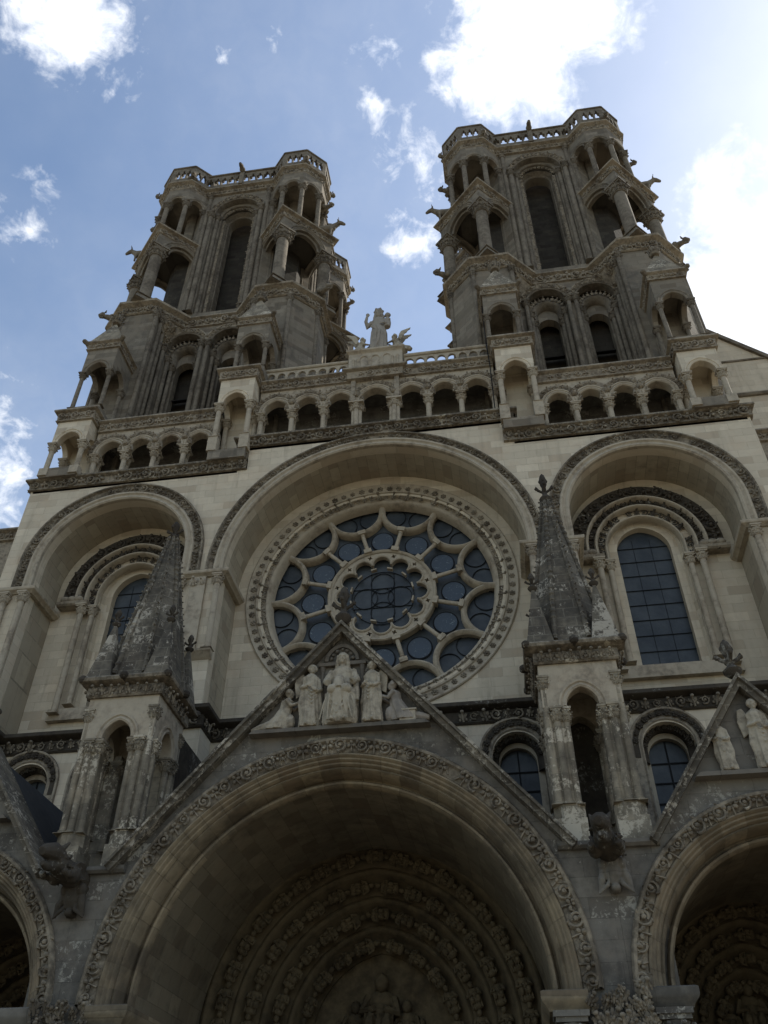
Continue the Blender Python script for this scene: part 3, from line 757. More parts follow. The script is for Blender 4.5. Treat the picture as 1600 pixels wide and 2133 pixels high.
def voussoirs(path, d, y, step, s_, par):
    pts, nor = path
    P_ = np.array([(x+nx*d, z+nz_*d) for (x, z), (nx, nz_) in zip(pts, nor)]); Nn = np.array(nor)
    seg = np.hypot(*(P_[1:]-P_[:-1]).T); cum = np.r_[0, np.cumsum(seg)]; n = round(cum[-1]/step)
    if not FIG_MESH:
        m = MB(); m.add(*FIGURE); o = m.build('voussoir_figure', 'portal', None, 50); FIG_MESH.append(o.data); bpy.data.objects.remove(o)
    for i in range(n):
        q = (i+.5)/n*cum[-1]; x = np.interp(q, cum, P_[:, 0]); z = np.interp(q, cum, P_[:, 1])
        t2 = np.interp(q+.05, cum, P_[:, 0])-np.interp(q-.05, cum, P_[:, 0]), np.interp(q+.05, cum, P_[:, 1])-np.interp(q-.05, cum, P_[:, 1])
        k = math.hypot(*t2); up = Vector((t2[0]/k, 0, t2[1]/k))
        if i >= n/2: up = -up
        w_ = Vector((0, -1, 0)); u = up.cross(w_)
        M = Matrix((u, up, w_)).transposed().to_4x4(); M = Matrix.Translation((x, y, z)) @ M @ Matrix.Rotation(random.uniform(-.15, .15), 4, 'Y') @ Matrix.Scale(s_*random.uniform(.92, 1.08), 4)
        o = bpy.data.objects.new('voussoir_figure', FIG_MESH[0]); C.objects.link(o); o.matrix_world = M; o.parent = par
def porch(cx, hw, apex_gable, slope, band_out, order0, main):
    R, e, zs = hw, .22, 5.4
    # front wall with arch hole (each porch brings its own share of the spandrel)
    xl, xr = (-6.1, 6.1) if main else ((6.1, 14.6) if cx > 0 else (-14.6, -6.1))
    zb = 8.2
    hwg = (apex_gable-zb)/slope
    gl, gr = max(xl, cx-hwg), min(xr, cx+hwg)
    m = MB()
    outer = [(xl+.002, 0), (xr-.002, 0), (xr-.002, zb), (gr, zb), (cx, apex_gable), (gl, zb), (xl+.002, zb)]
    wall(m, outer, [arch_hole(cx, zs, R+.55, .02, e, 56)], PY, PY+.7)
    pr = m.build('porch', 'porch', CATH, 0)
    # barrel of the porch
    m = MB(); p = arc(cx, zs, R-.004, e, 48, .02); asweep(m, p, [(.62, -.70), (.0, -.72), (0, -5.15)], PY+.08, caps=False)
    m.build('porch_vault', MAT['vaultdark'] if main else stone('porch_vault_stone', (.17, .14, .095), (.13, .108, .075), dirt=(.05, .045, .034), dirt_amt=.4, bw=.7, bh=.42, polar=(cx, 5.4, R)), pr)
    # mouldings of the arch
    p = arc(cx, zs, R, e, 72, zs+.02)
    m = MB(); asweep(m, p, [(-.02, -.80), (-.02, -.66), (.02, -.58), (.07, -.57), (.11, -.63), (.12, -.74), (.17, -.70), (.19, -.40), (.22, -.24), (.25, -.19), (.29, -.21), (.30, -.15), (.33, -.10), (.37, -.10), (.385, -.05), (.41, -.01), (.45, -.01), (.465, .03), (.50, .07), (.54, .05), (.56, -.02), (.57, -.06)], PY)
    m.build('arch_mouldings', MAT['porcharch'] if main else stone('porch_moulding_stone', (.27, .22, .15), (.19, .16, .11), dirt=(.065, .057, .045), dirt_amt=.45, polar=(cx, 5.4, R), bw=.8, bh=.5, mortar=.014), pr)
    m = MB(); asweep(m, p, [(.56, -.04), (.56, .02), (.62, .04), (band_out-.10, .06), (band_out-.06, .14), (band_out, .14), (band_out+.04, .08), (band_out+.04, -.04)], PY)
    arc_ornament(m, p, (.58+band_out)/2-.01, PY-.05, .30, SCROLL, .37, alt=TREFOIL)
    arc_ornament(m, p, band_out-.10, PY-.10, .31, BALL, .14)
    m.build('scroll_band', 'frieze', pr)
    # gable relief ground (recess) and coping
    m = MB(); t_ = .24; L = math.hypot(1, slope)
    nx, nz_ = slope/L, 1/L
    for s_ in (-1, 1):
        a = (cx, apex_gable); b_ = (gr if s_ > 0 else gl, apex_gable-slope*abs((gr if s_ > 0 else gl)-cx))
        q = [(a[0]-s_*.0, a[1]-.02), (b_[0], b_[1]), (b_[0]+s_*nx*.06, b_[1]+nz_*.06), (a[0]+s_*.001, a[1]+.06/nz_)]
        wall(m, q if s_ < 0 else q[::-1], [], PY-.40, PY+.9)
        q2 = [(a[0], a[1]-.14/nz_), (b_[0]-s_*nx*.12, b_[1]-nz_*.12), (b_[0], b_[1]-.003), (a[0], a[1]-.023)]
        wall(m, q2 if s_ < 0 else q2[::-1], [], PY-.30, PY-.002)
    m.build('gable_coping', 'spire', pr, 0)
    # steep stone roof behind the gable
    m = MB(); zr = apex_gable-.15
    for s_ in (-1, 1):
        xe = gr if s_ > 0 else gl; ze = zr-slope*abs(xe-cx)
        V = [(cx, PY+.9, zr), (xe, PY+.9, ze), (xe, 1.0, ze), (cx, 1.0, zr), (cx, PY+.9, zr-.3), (xe, PY+.9, ze-.3), (xe, 1.0, ze-.3), (cx, 1.0, zr-.3)]
        m.add(V, [(0,1,2,3), (4,7,6,5), (0,4,5,1), (1,5,6,2), (2,6,7,3)])
    m.build('porch_roof', 'slate', pr, 0)
    # impost blocks
    for s_ in (-1, 1):
        m = MB(); x0 = cx+s_*(hw-.15); x1 = cx+s_*(hw+.62)
        pl = [(x0, PY+4), (x0, PY-.10), (x1, PY-.10)] if s_ > 0 else [(x1, PY-.10), (x0, PY-.10), (x0, PY+4)]
        psweep(m, pl if s_ > 0 else pl, 5.02, [(-.3, 0), (.02, 0), (.05, .06), (.14, .16), (.16, .22), (.16, .34), (.10, .37), (-.3, .38)])
        m.build('impost', 'porcharch' if main else 'porch', pr)
        m = MB(); column(m, cx+s_*(hw+.24), PY-.02, .6, 5.0, .2, .7); m.build('jamb_column', 'porch', pr)
    # portal orders
    k = 4
    oh = order0; stp = .64 if main else .46; y00, dy0, e0 = .52, .50, (.37 if main else .3)
    for i in range(k):
        r = oh-stp*i; y = y00+dy0*i
        m = MB(); p = arc(cx, zs+.15, r, e0, 40, zs-.6)
        asweep(m, p, [(.14, -.02), (.14, .0), (.10, .06), (.04, .09), (-.02, .06), (-.06, .0), (-.12, -.16), (-.22, -.30), (-stp+.12, -.44), (-stp+.10, -.62)], y)
        if i == 0: asweep(m, p, [(.6, -.02), (.10, -.015)], y)
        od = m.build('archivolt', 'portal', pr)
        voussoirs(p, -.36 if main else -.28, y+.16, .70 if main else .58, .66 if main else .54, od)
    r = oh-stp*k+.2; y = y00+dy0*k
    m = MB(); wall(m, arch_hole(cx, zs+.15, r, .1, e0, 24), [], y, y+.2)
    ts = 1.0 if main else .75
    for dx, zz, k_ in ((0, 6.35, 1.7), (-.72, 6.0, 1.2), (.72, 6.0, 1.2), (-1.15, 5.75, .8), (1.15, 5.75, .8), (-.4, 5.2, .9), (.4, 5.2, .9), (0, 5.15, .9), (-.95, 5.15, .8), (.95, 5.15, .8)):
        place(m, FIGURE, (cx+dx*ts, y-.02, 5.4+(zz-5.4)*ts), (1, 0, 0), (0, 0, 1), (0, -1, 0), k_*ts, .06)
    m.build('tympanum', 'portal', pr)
    m = MB(); box(m, cx-r-.2, cx+r+.2, y+.02, y+.3, 0, 4.8); m.build('portal_door', 'timber', pr)
    return pr
porch_main = porch(0, 4.6, 14.35, 1.14, .92, 4.42, True)
porch_s = porch(9.75, 2.72, 11.9, 1.36, .84, 2.58, False)
porch_n = porch(-9.75, 2.72, 11.9, 1.36, .84, 2.58, False)
for s_ in (-1, 1):
    m = MB(); psweep(m, [(s_*6.1-1.1, PY), (s_*6.1+1.1, PY)], 8.12, [(-.1, 0), (.10, .02), (.16, .08), (.17, .16), (-.5, .2)])
    box(m, s_*6.1-1.05, s_*6.1+1.05, PY+.7, 1.0, 0, 8.24); m.build('porch_ledge', 'porch', CATH)
# dirty capitals and foliage at the porch springing
for s_ in (-1, 1):
    m = MB()
    for q in range(80):
        place(m, LEAF, (s_*5.8+random.uniform(-.62, .62), PY-.05-random.uniform(0, .25), 5.0+random.uniform(-.5, .42)), (1, 0, 0), (0, 0, 1), (0, -1, 0), random.uniform(.18, .30), .35)
    m.build('foliage_capital', 'frieze', CATH)
for nm, cx, z, k, mt in (('gable_finial', 0, 14.5, 1.25, 'soot'), ('gable_finial', 9.75, 12.02, 1.05, 'soot'), ('gable_finial', -9.75, 12.02, 1.05, 'soot')):
    m = MB(); finial(m, cx, PY-.1, z, k, .72); m.build(nm, mt, CATH)
# the steep gabled roof and wall of the building on the south flank, and low cornices at both sides
m = MB()
V = [(13.2, 4.0, 38.0), (19.0, 4.0, 31.9), (18.6, 4.0, 0), (13.2, 4.0, 0)]
V2 = [(x, 12, z) for x, y, z in V]
m.add(V+V2, [(0,3,2,1), (0,1,5,4), (1,2,6,5), (4,5,6,7)])
fw = m.build('flank_wall', 'wall', CATH, 0)
m = MB(); wall(m, [(13.2, 38.0), (19.0, 31.9), (19.12, 32.06), (13.2, 38.28)], [], 3.86, 4.4); m.build('coping', 'towertrim', fw, 0)
m = MB(); psweep(m, [(14.5, 4.0), (18.7, 4.0)], 30.6, [(-.1, 0), (.1, .03), (.16, .12), (.12, .2), (-.1, .24)]); m.build('string', 'towertrim', fw); m = MB(); psweep(m, [(14.5, 4.0), (18.7, 4.0)], 33.0, [(-.1, 0), (.06, .03), (.08, .1), (-.1, .14)]); m.build('string', 'towertrim', fw)
m = MB(); cornice_run(m, [(14.5, 3.0), (24, 3.0)], 26.8, .55, .3, .4, .42); box(m, 14.5, 24, 3.0, 9, 0, 26.9); m.build('flank_cornice', 'friezelight', CATH)
m = MB(); cornice_run(m, [(-26, 1.6), (-14.5, 1.6)], 24.2, .55, .3, .4, .42); box(m, -26, -14.5, 1.6, 9, 0, 24.3); m.build('flank_cornice', 'friezelight', CATH)

# ================================================================== PINNACLES on the porch spandrels
def arch_face(m, w, z0, zs, z1, hw, e, thick, moulds=True):
    """panel in local coordinates: x along, y=0 front, extends to +y; open arch below"""
    pp = arc(0, zs, hw, e, 18)[0][::-1]
    wall(m, [(-w/2, zs)]+pp+[(w/2, zs), (w/2, z1), (-w/2, z1)], [], 0, thick)
    if moulds:
        p = arc(0, zs, hw, e, 22)
        asweep(m, p, [(-.02, -.06), (-.02, .02), (.03, .05), (.07, .02), (.10, .01), (.13, .05), (.18, .05), (.2, -.02)], 0)
def pinnacle(sgn):
    x0 = sgn*6.1; W = 1.02; yf, yb = -4.38, -2.34; yc = (yf+yb)/2
    lab = ('grey stone pinnacle with a smooth broad-faced spire, standing between the central and right hand gables' if sgn > 0 else
           'grey stone pinnacle with white-streaked lichened spire, standing between the central and left hand gables')
    t_ = thing('pinnacle', lab, 'pinnacle', (x0, yc, 8.25), 'pinnacles between the porch gables')
    for sx in (-1, 1):
        for sy in (-1, 1):
            m = MB(); px, py = x0+sx*.69, yc+sy*.69
            box(m, px-.36, px+.36, py-.36, py+.36, 8.22, 8.92)
            prism(m, octo(px, py, .36), 8.92, 9.28)
            box(m, px-.25, px+.25, py-.25, py+.25, 9.2, 11.9)
            pr = m.build('pier', 'pier', t_, 30)
            m = MB()
            for dx, dy, top in ((-sx*.22, sy*.2, 11.72), (-sx*.2, -sy*.2, 11.72), (sx*.22, sy*.22, 12.62), (0, sy*.27, 11.72), (sx*.27, 0, 11.72), (sx*.2, -sy*.22, 11.72)):
                column(m, px+dx, py+dy, 9.25, top, .105 if top > 12 else .09, .38, ab=.15)
            m.build('colonnettes', 'pier', pr)
    m = MB()
    for k in range(4):
        m.T = Matrix.Translation((x0, yc, 0)) @ Matrix.Rotation(k*pi/2, 4, 'Z') @ Matrix.Translation((0, -W+.02, 0))
        arch_face(m, 2*W-.06+(0 if k % 2 else -.0), 11.72, 11.74, 12.97, .42, .12, .34)
    m.T = None
    box(m, x0-.9, x0+.9, yc-.9, yc+.9, 12.75, 12.95)
    m.build('canopy', 'trim', t_, 30)
    m = MB(); box(m, x0-.80, x0+.80, yb+.12, 1.0, 8.2, 12.9); m.build('rear_buttress', 'soot', t_, 0)
    m = MB(); sq = [(x0-W, yf), (x0+W, yf), (x0+W, yb), (x0-W, yb)]
    psweep(m, sq, 12.93, [(-.2, 0), (.05, 0), (.08, .05), (.06, .32), (.2, .38), (.28, .42), (.30, .5), (.26, .56), (-.3, .62)], True)
    poly_ornament(m, sq, 13.12, .26, LEAF, .30, True, off=.07); cn = m.build('cornice', 'frieze', t_)
    for q in range(4):
        a = sq[q]; b_ = sq[(q+1) % 4]
        for f in (0, .5):
            px, py = a[0]+(b_[0]-a[0])*f, a[1]+(b_[1]-a[1])*f
            d = Vector((px-x0, py-yc)).normalized()
            m = MB(); tube(m, [(px, py, 13.38), (px+d.x*.2, py+d.y*.2, 13.42), (px+d.x*.28, py+d.y*.28, 13.44)], [.11, .12, .10], 7); ell(m, (px+d.x*.3, py+d.y*.3, 13.44), (.13, .13, .12), 7, 5); m.build('gargoyle_head', 'soot', cn)
    # spire: octagon, tapering
    m = MB(); zb, zt = 13.5, 19.3
    pl = octo(x0, yc, 1.06)
    prism(m, pl, zb, zt, .12)
    sp = m.build('spire', 'spire', t_, 0)
    m = MB()
    for i in range(8):
        a = Vector((pl[i][0]-x0, pl[i][1]-yc)); b_ = a*.13
        A = (x0+a.x, yc+a.y, zb+.15); B = (x0+b_.x, yc+b_.y, zt-.05)
        tube(m, [A, B], [.075, .05], 6)
        crocket_line(m, A, B, 26, (a.x, a.y, .2), .20, BALL if i % 2 else LEAF)
    m.build('edge_scales', 'spire', sp)
    for sx in (-1, 1):
        for sy in (-1, 1):
            m = MB(); px, py = x0+sx*.84, yc+sy*.84
            prism(m, octo(px, py, .36, 4, pi/4), 13.5, 15.5, .06)
            cp = m.build('corner_spirelet', 'spire', sp, 0)
            m = MB(); finial(m, px, py, 15.38, .62, .42); m.build('finial', 'soot', cp)
    m = MB(); finial(m, x0, yc, 19.2 if sgn > 0 else 19.15, 1.3 if sgn > 0 else .85, .62); m.build('finial', 'soot', sp)
    return t_
pinnacle(1); pinnacle(-1)

# ================================================================== TABERNACLES on the gallery (two tiers on each buttress)
def tier(t_, x, yf, w, d, zb, zcap, zarch, zcor, cor_h, out, mat, wallmat, cr=.10, plinth=None):
    """open niche: four corner columns, arched faces, cornice"""
    hw = w/2
    if plinth:
        m = MB(); box(m, x-hw-.02, x+hw+.02, yf-.02, yf+d, plinth, plinth+.5); m.build('plinth', 'tower', t_, 0)
    cols = [(-hw+.10, .10), (hw-.10, .10), (-hw+.12, d*.62), (hw-.12, d*.62)]
    for dx, dy in cols:
        if plinth:
            m = MB(); box(m, x+dx-.2, x+dx+.2, yf+dy-.16, yf+dy+.2, plinth+.5, zb); m.build('pedestal', mat, t_, 0)
        m = MB(); column(m, x+dx, yf+dy, zb, zcap, cr, cr*3.6, ab=cr*1.85); m.build('column', mat, t_)
    m = MB()
    m.T = Matrix.Translation((x, yf, 0)); arch_face(m, w, zcap, zcap, zcor, hw-.24, .14, .3)
    for s_ in (-1, 1):
        m.T = Matrix.Translation((x+s_*(hw+.004), yf+d*.36, 0)) @ Matrix.Rotation(s_*pi/2, 4, 'Z'); arch_face(m, d*.72-.012, zcap, zcap, zcor-.004, min(hw-.24, d*.36-.2), .14, .24, False)
    m.T = None
    box(m, x-hw+.003, x+hw-.003, yf+d*.72, yf+d, (plinth+.5 if plinth else zb), zcor-.002); box(m, x-hw+.2, x+hw-.2, yf+.3, yf+d*.72, zcor-.3, zcor-.01)
    m.build('canopy', wallmat, t_, 30)
    m = MB(); sq = [(x-hw, yf+d), (x-hw, yf), (x+hw, yf), (x+hw, yf+d)]
    psweep(m, sq, zcor, cornice_prof(cor_h, out)); box(m, x-hw-.02, x+hw+.02, yf-.02, yf+d, zcor+.03, zcor+cor_h-.02)
    poly_ornament(m, sq, zcor+cor_h*.44, .3, SCROLL, cor_h*.62, off=out*.28, alt=TREFOIL)
    m.build('cornice', 'friezelight', t_)
def tabernacle(x, outer, label):
    dz = -1.22 if outer else 0
    gx = 13.32 if outer else 6.05
    x = math.copysign(gx, x)
    t_ = thing('tabernacle', label, 'tabernacle', (x, 0, 26+dz*.2), 'stacked columned niches on the facade buttresses')
    tier(t_, x, -.35, 1.55, 1.75, 27.15+dz, 29.2+dz*1.1, 29.6, 30.72+dz*1.28, .66, .24, 'trim', 'wall', .115, 25.86)
    z2 = 31.38+dz*1.15
    x2 = x-math.copysign(.22, x) if not outer else x+math.copysign(.02, x)
    m = MB(); box(m, x2-.80, x2+.80, -.12, 2.4, z2-.1, z2+.36); box(m, x2-.74, x2+.74, -.06, 2.4, z2+.36, z2+.5); m.build('plinth', 'tower', t_, 0)
    ztop = 33.6 if not outer else 32.95
    zc = 35.0 if not outer else 34.55
    tier(t_, x2, -.02, 1.54, 2.3, z2+.5, ztop, 0, zc, .52, .22, 'towertrim', 'tower', .10)
    m = MB(); zr = zc+.52; ap = zr+2.0
    pl = [(x2-.88, -.12), (x2+.88, -.12), (x2+.88, 2.35), (x2-.88, 2.35)]
    m.add([(px, py, zr) for px, py in pl]+[(x2, .33, ap), (x2, 2.2, ap-.3)], [(0, 1, 4), (1, 2, 5, 4), (2, 3, 5), (3, 0, 4, 5), (0, 3, 2, 1)])
    rf = m.build('roof', 'pier', t_, 0)
    m = MB(); lathe(m, [(.2, 0), (.26, .1), (.12, .3), (.16, .55), (.04, .8)], x2, .33, ap-.1, 8)
    for i in range(6): place(m, LEAF, (x2+.18*math.cos(i), .33+.18*math.sin(i), ap+.25), (-math.sin(i), math.cos(i), 0), (0, 0, 1), (math.cos(i), math.sin(i), 0), .4)
    m.build('finial', 'towertrim', rf)
    for s_ in (-1, 1):
        m = MB(); py = -.1
        tube(m, [(x2+s_*.75, py+.1, zr-.1), (x2+s_*.90, py-.06, zr-.05), (x2+s_*.98, py-.14, zr-.02)], [.11, .12, .11], 7); ell(m, (x2+s_*.98, py-.14, zr), (.13, .13, .12), 7, 5)
        m.build('gargoyle_head', 'towertrim', t_)
tabernacle(-6.05, False, 'two-tier columned niche with pyramid roof beside the left tower, above the rose window')
tabernacle(6.05, False, 'two-tier columned niche with pyramid roof beside the right tower, above the rose window')
tabernacle(-13.3, True, 'two-tier columned niche at the outer left corner of the gallery, against the sky')
tabernacle(13.3, True, 'two-tier columned niche at the outer right corner of the gallery, before the right tower')

# ================================================================== BELL TOWERS
TX, TYC = 9.43, 7.5
def ox_mesh():
    """an ox standing, leaning its head out; faces -x, origin at its hooves; one skin"""
    m = MB()
    tube(m, [(.95, 0, 1.05), (.6, 0, 1.08), (.1, 0, 1.05), (-.35, 0, 1.12), (-.6, 0, 1.3)], [.22, .36, .36, .36, .26], 10)
    tube(m, [(-.45, 0, 1.25), (-.85, 0, 1.62), (-1.02, 0, 1.78)], [.27, .2, .18], 9)
    tube(m, [(-.95, 0, 1.88), (-1.2, 0, 1.72), (-1.42, 0, 1.52), (-1.5, 0, 1.45)], [.17, .17, .12, .09], 9)
    for s_ in (-1, 1):
        tube(m, [(-.4, .2*s_, .95), (-.42, .2*s_, .5), (-.40, .2*s_, .0)], [.16, .09, .085], 7)
        tube(m, [(.75, .2*s_, 1.0), (.85, .2*s_, .55), (.75, .2*s_, .0)], [.2, .1, .085], 7)
        tube(m, [(-.98, .1*s_, 1.98), (-1.0, .3*s_, 2.08), (-1.05, .34*s_, 2.32)], [.06, .05, .02], 6)
        tube(m, [(-.95, .14*s_, 1.88), (-.93, .34*s_, 1.82)], [.05, .07], 6)
    return m
def remesh(o, vox=.05, sm=3):
    r = o.modifiers.new('skin', 'REMESH'); r.mode = 'VOXEL'; r.voxel_size = vox; r.use_smooth_shade = True
    if sm: k = o.modifiers.new('soft', 'SMOOTH'); k.iterations = sm; k.factor = .5
def gargoyle(m, o, d, L=1.0, s=1.0, lift=.1):
    """waterspout beast from o in plan direction d"""
    d = Vector((d[0], d[1], 0)).normalized(); o = Vector(o); n = Vector((-d.y, d.x, 0)); up = Vector((0, 0, 1))
    P_ = lambda a, b_, c: tuple(o+d*a*L+n*b_*s+up*(c*s+lift*a))
    tube(m, [P_(-.2, 0, 0), P_(.3, 0, .02), P_(.7, 0, .08), P_(.95, 0, .06)], [.2*s, .2*s, .15*s, .12*s], 8)
    tube(m, [P_(.9, 0, .16), P_(1.05, 0, .14), P_(1.3, 0, .02)], [.17*s, .18*s, .09*s], 8)
    tube(m, [P_(.98, 0, -.02), P_(1.22, 0, -.1)], [.09*s, .06*s], 6)
    for k in (-1, 1):
        tube(m, [P_(.9, .1*k, .28), P_(.85, .16*k, .42)], [.06*s, .02*s], 5)
        ell(m, P_(.35, .2*k, -.05), (.16*s, .14*s, .2*s), 6, 5)
def tower(side):
    lab = 'right hand bell tower, taller in the picture, with open corner turrets against white cloud' if side > 0 else 'left hand bell tower with open corner turrets against blue sky'
    X0 = TX*side; t_ = thing('bell_tower', lab, 'bell tower', (X0, TYC, 26), 'twin bell towers')
    f = 1
    # ---- lower stage walls
    H0, H1, H2 = 29.45, 40.2, 53.7
    wfx = .2*side
    wl_ = [(X0+wfx-1.25, 8.4), (X0+wfx+1.25, 10.9)]
    cxs = (X0+wfx-1.24, X0+wfx+1.24)
    m = MB()
    wall(m, [(X0-4.3, 25.9), (X0+4.3, 25.9), (X0+4.3, H1), (X0-4.3, H1)], [arch_hole(c, 38.15, .98, 29.8, 0, 24) for c in cxs], 3.0, 3.45)
    wall(m, [(X0-4.3, 25.9), (X0+4.3, 25.9), (X0+4.3, H1), (X0-4.3, H1)], [arch_hole(c, 37.0, .52, 29.8, .05, 18) for c in cxs], 3.75, 4.2)
    for sgn in (-1, 1):
        box(m, X0+sgn*4.3-.2, X0+sgn*4.3+.2, 3.2, 12, 25.9, H1-.01)
    box(m, X0-4.3, X0+4.3, 11.6, 12, 25.9, H1)
    m.build('lower_stage_wall', 'tower', t_, 0)
    for c in cxs:
        m = MB(); p = arc(c, 38.15, .98, 0, 32)
        asweep(m, p, [(-.02, -.4), (-.02, .02), (.04, .06), (.09, .03), (.11, .0)], 3.0)
        asweep(m, arc(c, 37.72, .74, .04, 28, 37.2), [(.22, -.02), (.04, .0), (-.02, .05), (-.08, .0), (-.22, -.2), (-.22, -.5)], 3.35)
        lw = m.build('louvred_window', 'towertrim', t_)
        m = MB(); asweep(m, p, [(.11, -.02), (.11, .03), (.27, .05), (.30, .10), (.36, .1), (.37, -.02)], 3.0)
        arc_ornament(m, p, .20, 2.96, .26, LEAF, .28, alt=SCROLL); arc_ornament(m, arc(c, 37.8, .86, 0, 24), 0, 3.3, .22, LEAF, .22)
        m.build('leaf_hood', 'friezelight', lw)
        for s_ in (-1, 1):
            for dx, dy, zt in ((1.06, -.10, 38.12), (.86, .28, 37.6), (.70, .56, 37.15)):
                m = MB(); column(m, c+s_*dx, 3.0+dy, 29.9, zt, .12, .42, ab=.2); m.build('shaft', 'towertrim', lw)
        m = MB()
        for k in range(0, 9, 3): m.add([(c-.55, 4.0, 30.4+k*.75), (c+.55, 4.0, 30.4+k*.75), (c+.55, 4.5, 30.75+k*.75), (c-.55, 4.5, 30.75+k*.75), (c-.55, 4.0, 30.46+k*.75), (c+.55, 4.0, 30.46+k*.75)], [(0, 1, 2, 3), (0, 4, 5, 1), (4, 3, 2, 5)])
        m.build('louvres', 'timber', lw)
    m = MB(); box(m, X0-4.0, X0+4.0, 4.6, 11.5, 26, H1-.2); m.build('bell_chamber_shade_box', 'inner', t_, 0)  # solid box behind the openings, interior shade put into its dark colour
    # ---- frieze between the stages
    m = MB(); cornice_run(m, [(X0-3.2, 3.0), (X0+3.2, 3.0)], 39.55, .75, .26, .46, .55)
    m.build('middle_cornice', 'friezelight', t_)
    # ---- upper stage: chamfered square
    a = 4.45; ch = 2.3
    cham = [(X0-a+ch, 3.0), (X0+a-ch, 3.0), (X0+a, 3.0+ch), (X0+a, 12-ch), (X0+a-ch, 12), (X0-a+ch, 12), (X0-a, 12-ch), (X0-a, 3.0+ch)]
    m = MB()
    hw = a-ch
    for zA, R, yA, yB in ((0, 1.42, 3.0, 3.35), (0, 1.12, 3.35, 3.7), (0, .80, 3.95, 4.5)):
        for k in range(4):
            m.T = Matrix.Translation((X0, TYC, 0)) @ Matrix.Rotation(k*pi/2, 4, 'Z') @ Matrix.Translation((0, -TYC, 0))
            wall(m, [(-hw-.4*(yA > 3), 40.25), (hw+.4*(yA > 3), 40.25), (hw+.4*(yA > 3), H2), (-hw-.4*(yA > 3), H2)], [arch_hole(0, 51.35 if R > 1 else 51.2, R, 40.9, 0 if R > 1 else .03, 24)], yA, yB)
    m.T = None
    for i in (1, 3, 5, 7):
        p0, p1 = cham[i], cham[(i+1) % 8]
        q = Vector((X0, TYC)); d = [(p[0]+(q.x-p[0])*.12, p[1]+(q.y-p[1])*.12) for p in (p1, p0)]
        prism(m, [p0, p1]+d, 40.25, H2)
    m.build('upper_stage_wall', 'tower', t_, 0)
    for k in (0, 1, 2, 3):
        T = Matrix.Translation((X0, TYC, 0)) @ Matrix.Rotation(k*pi/2, 4, 'Z') @ Matrix.Translation((0, -TYC, 0))
        m = MB(); m.T = T
        p = arc(0, 51.35, 1.42, 0, 36)
        asweep(m, p, [(-.02, -.3), (-.02, .02), (.05, .06), (.10, .02), (.28, .04), (.32, .1), (.38, .1), (.4, -.02)], 3.0)
        asweep(m, arc(0, 51.35, 1.12, 0, 32, 40.9), [(-.02, -.3), (-.02, .0), (.02, .05), (.08, .05), (.11, .0)], 3.35)
        asweep(m, arc(0, 51.25, .80, .03, 30, 40.9), [(-.01, -.3), (-.01, .02), (.05, .06), (.12, .02), (.22, .2), (.3, .25)], 3.95)
        lw = m.build('belfry_lancet', 'towertrim', t_)
        m = MB(); m.T = T
        arc_ornament(m, p, .19, 2.96, .27, LEAF, .3, alt=SCROLL); arc_ornament(m, arc(0, 51.35, 1.0, 0, 28), 0, 3.50, .24, SCROLL, .28)
        for s_ in (-1, 1):
            box(m, s_*1.0-.08, s_*1.0+.08, 3.54, 3.60, 41.0, 51.3)
            for q in range(40): place(m, BALL if q % 3 else LEAF, (s_*1.0, 3.56, 41.2+q*.25), (1, 0, 0), (0, 0, 1), (-s_*.7, -.7, 0), .2 if q % 3 else .26)
        m.build('crocket_jamb', 'friezelight', lw)
        for s_ in (-1, 1):
            m = MB(); m.T = T; column(m, s_*1.62, 2.92, 40.9, 51.3, .15, .5, ab=.24); column(m, s_*1.30, 3.22, 40.9, 51.3, .13, .45, ab=.2); column(m, s_*1.95, 2.98, 40.9, 53.4, .14, .3, ab=.18, leaves=False); m.build('shafts', 'towertrim', lw)
    m = MB(); box(m, X0-3.3, X0+3.3, 5.0, 10.0, 40.3, 53.0); m.build('belfry_shade_box', 'inner', t_, 0)  # solid block filling the belfry, coloured dark to stand for its unlit inside
    # ---- parapet between the turrets
    m = MB()
    for k in range(4):
        m.T = Matrix.Translation((X0, TYC, 0)) @ Matrix.Rotation(k*pi/2, 4, 'Z') @ Matrix.Translation((0, -TYC, 0))
        cornice_run(m, [(-hw-.6, 3.0), (hw+.6, 3.0)], 53.45, .62, .34, .36, .36)
    m.T = None; m.build('top_cornice', 'friezelight', t_)
    def tref_hole(cx, cz, w_, h_):
        P_ = [(cx-w_/2, cz), (cx+w_/2, cz), (cx+w_/2, cz+h_*.35)]
        for k in range(7): a_ = -pi*.25+k/6*pi*.9; P_.append((cx+w_*.34+w_*.16*math.cos(a_)*1.1, cz+h_*.52+h_*.16*math.sin(a_)))
        for k in range(7): a_ = pi*.02+k/6*pi*.96; P_.append((cx+w_*.22*math.cos(a_), cz+h_*.74+h_*.26*math.sin(a_)))
        L = [(2*cx-x, z) for x, z in P_[3:10]][::-1]
        return P_+L+[(cx-w_/2, cz+h_*.35)]
    def balus(m, w_, n, z0, z1, mx=.10):
        st = (w_-2*mx)/n
        wall(m, [(-w_/2, z0), (w_/2, z0), (w_/2, z1), (-w_/2, z1)], [tref_hole(-w_/2+mx+st*(i+.5), z0+(z1-z0)*.26, st*.80, (z1-z0)*.54) for i in range(n)], 0, .22)
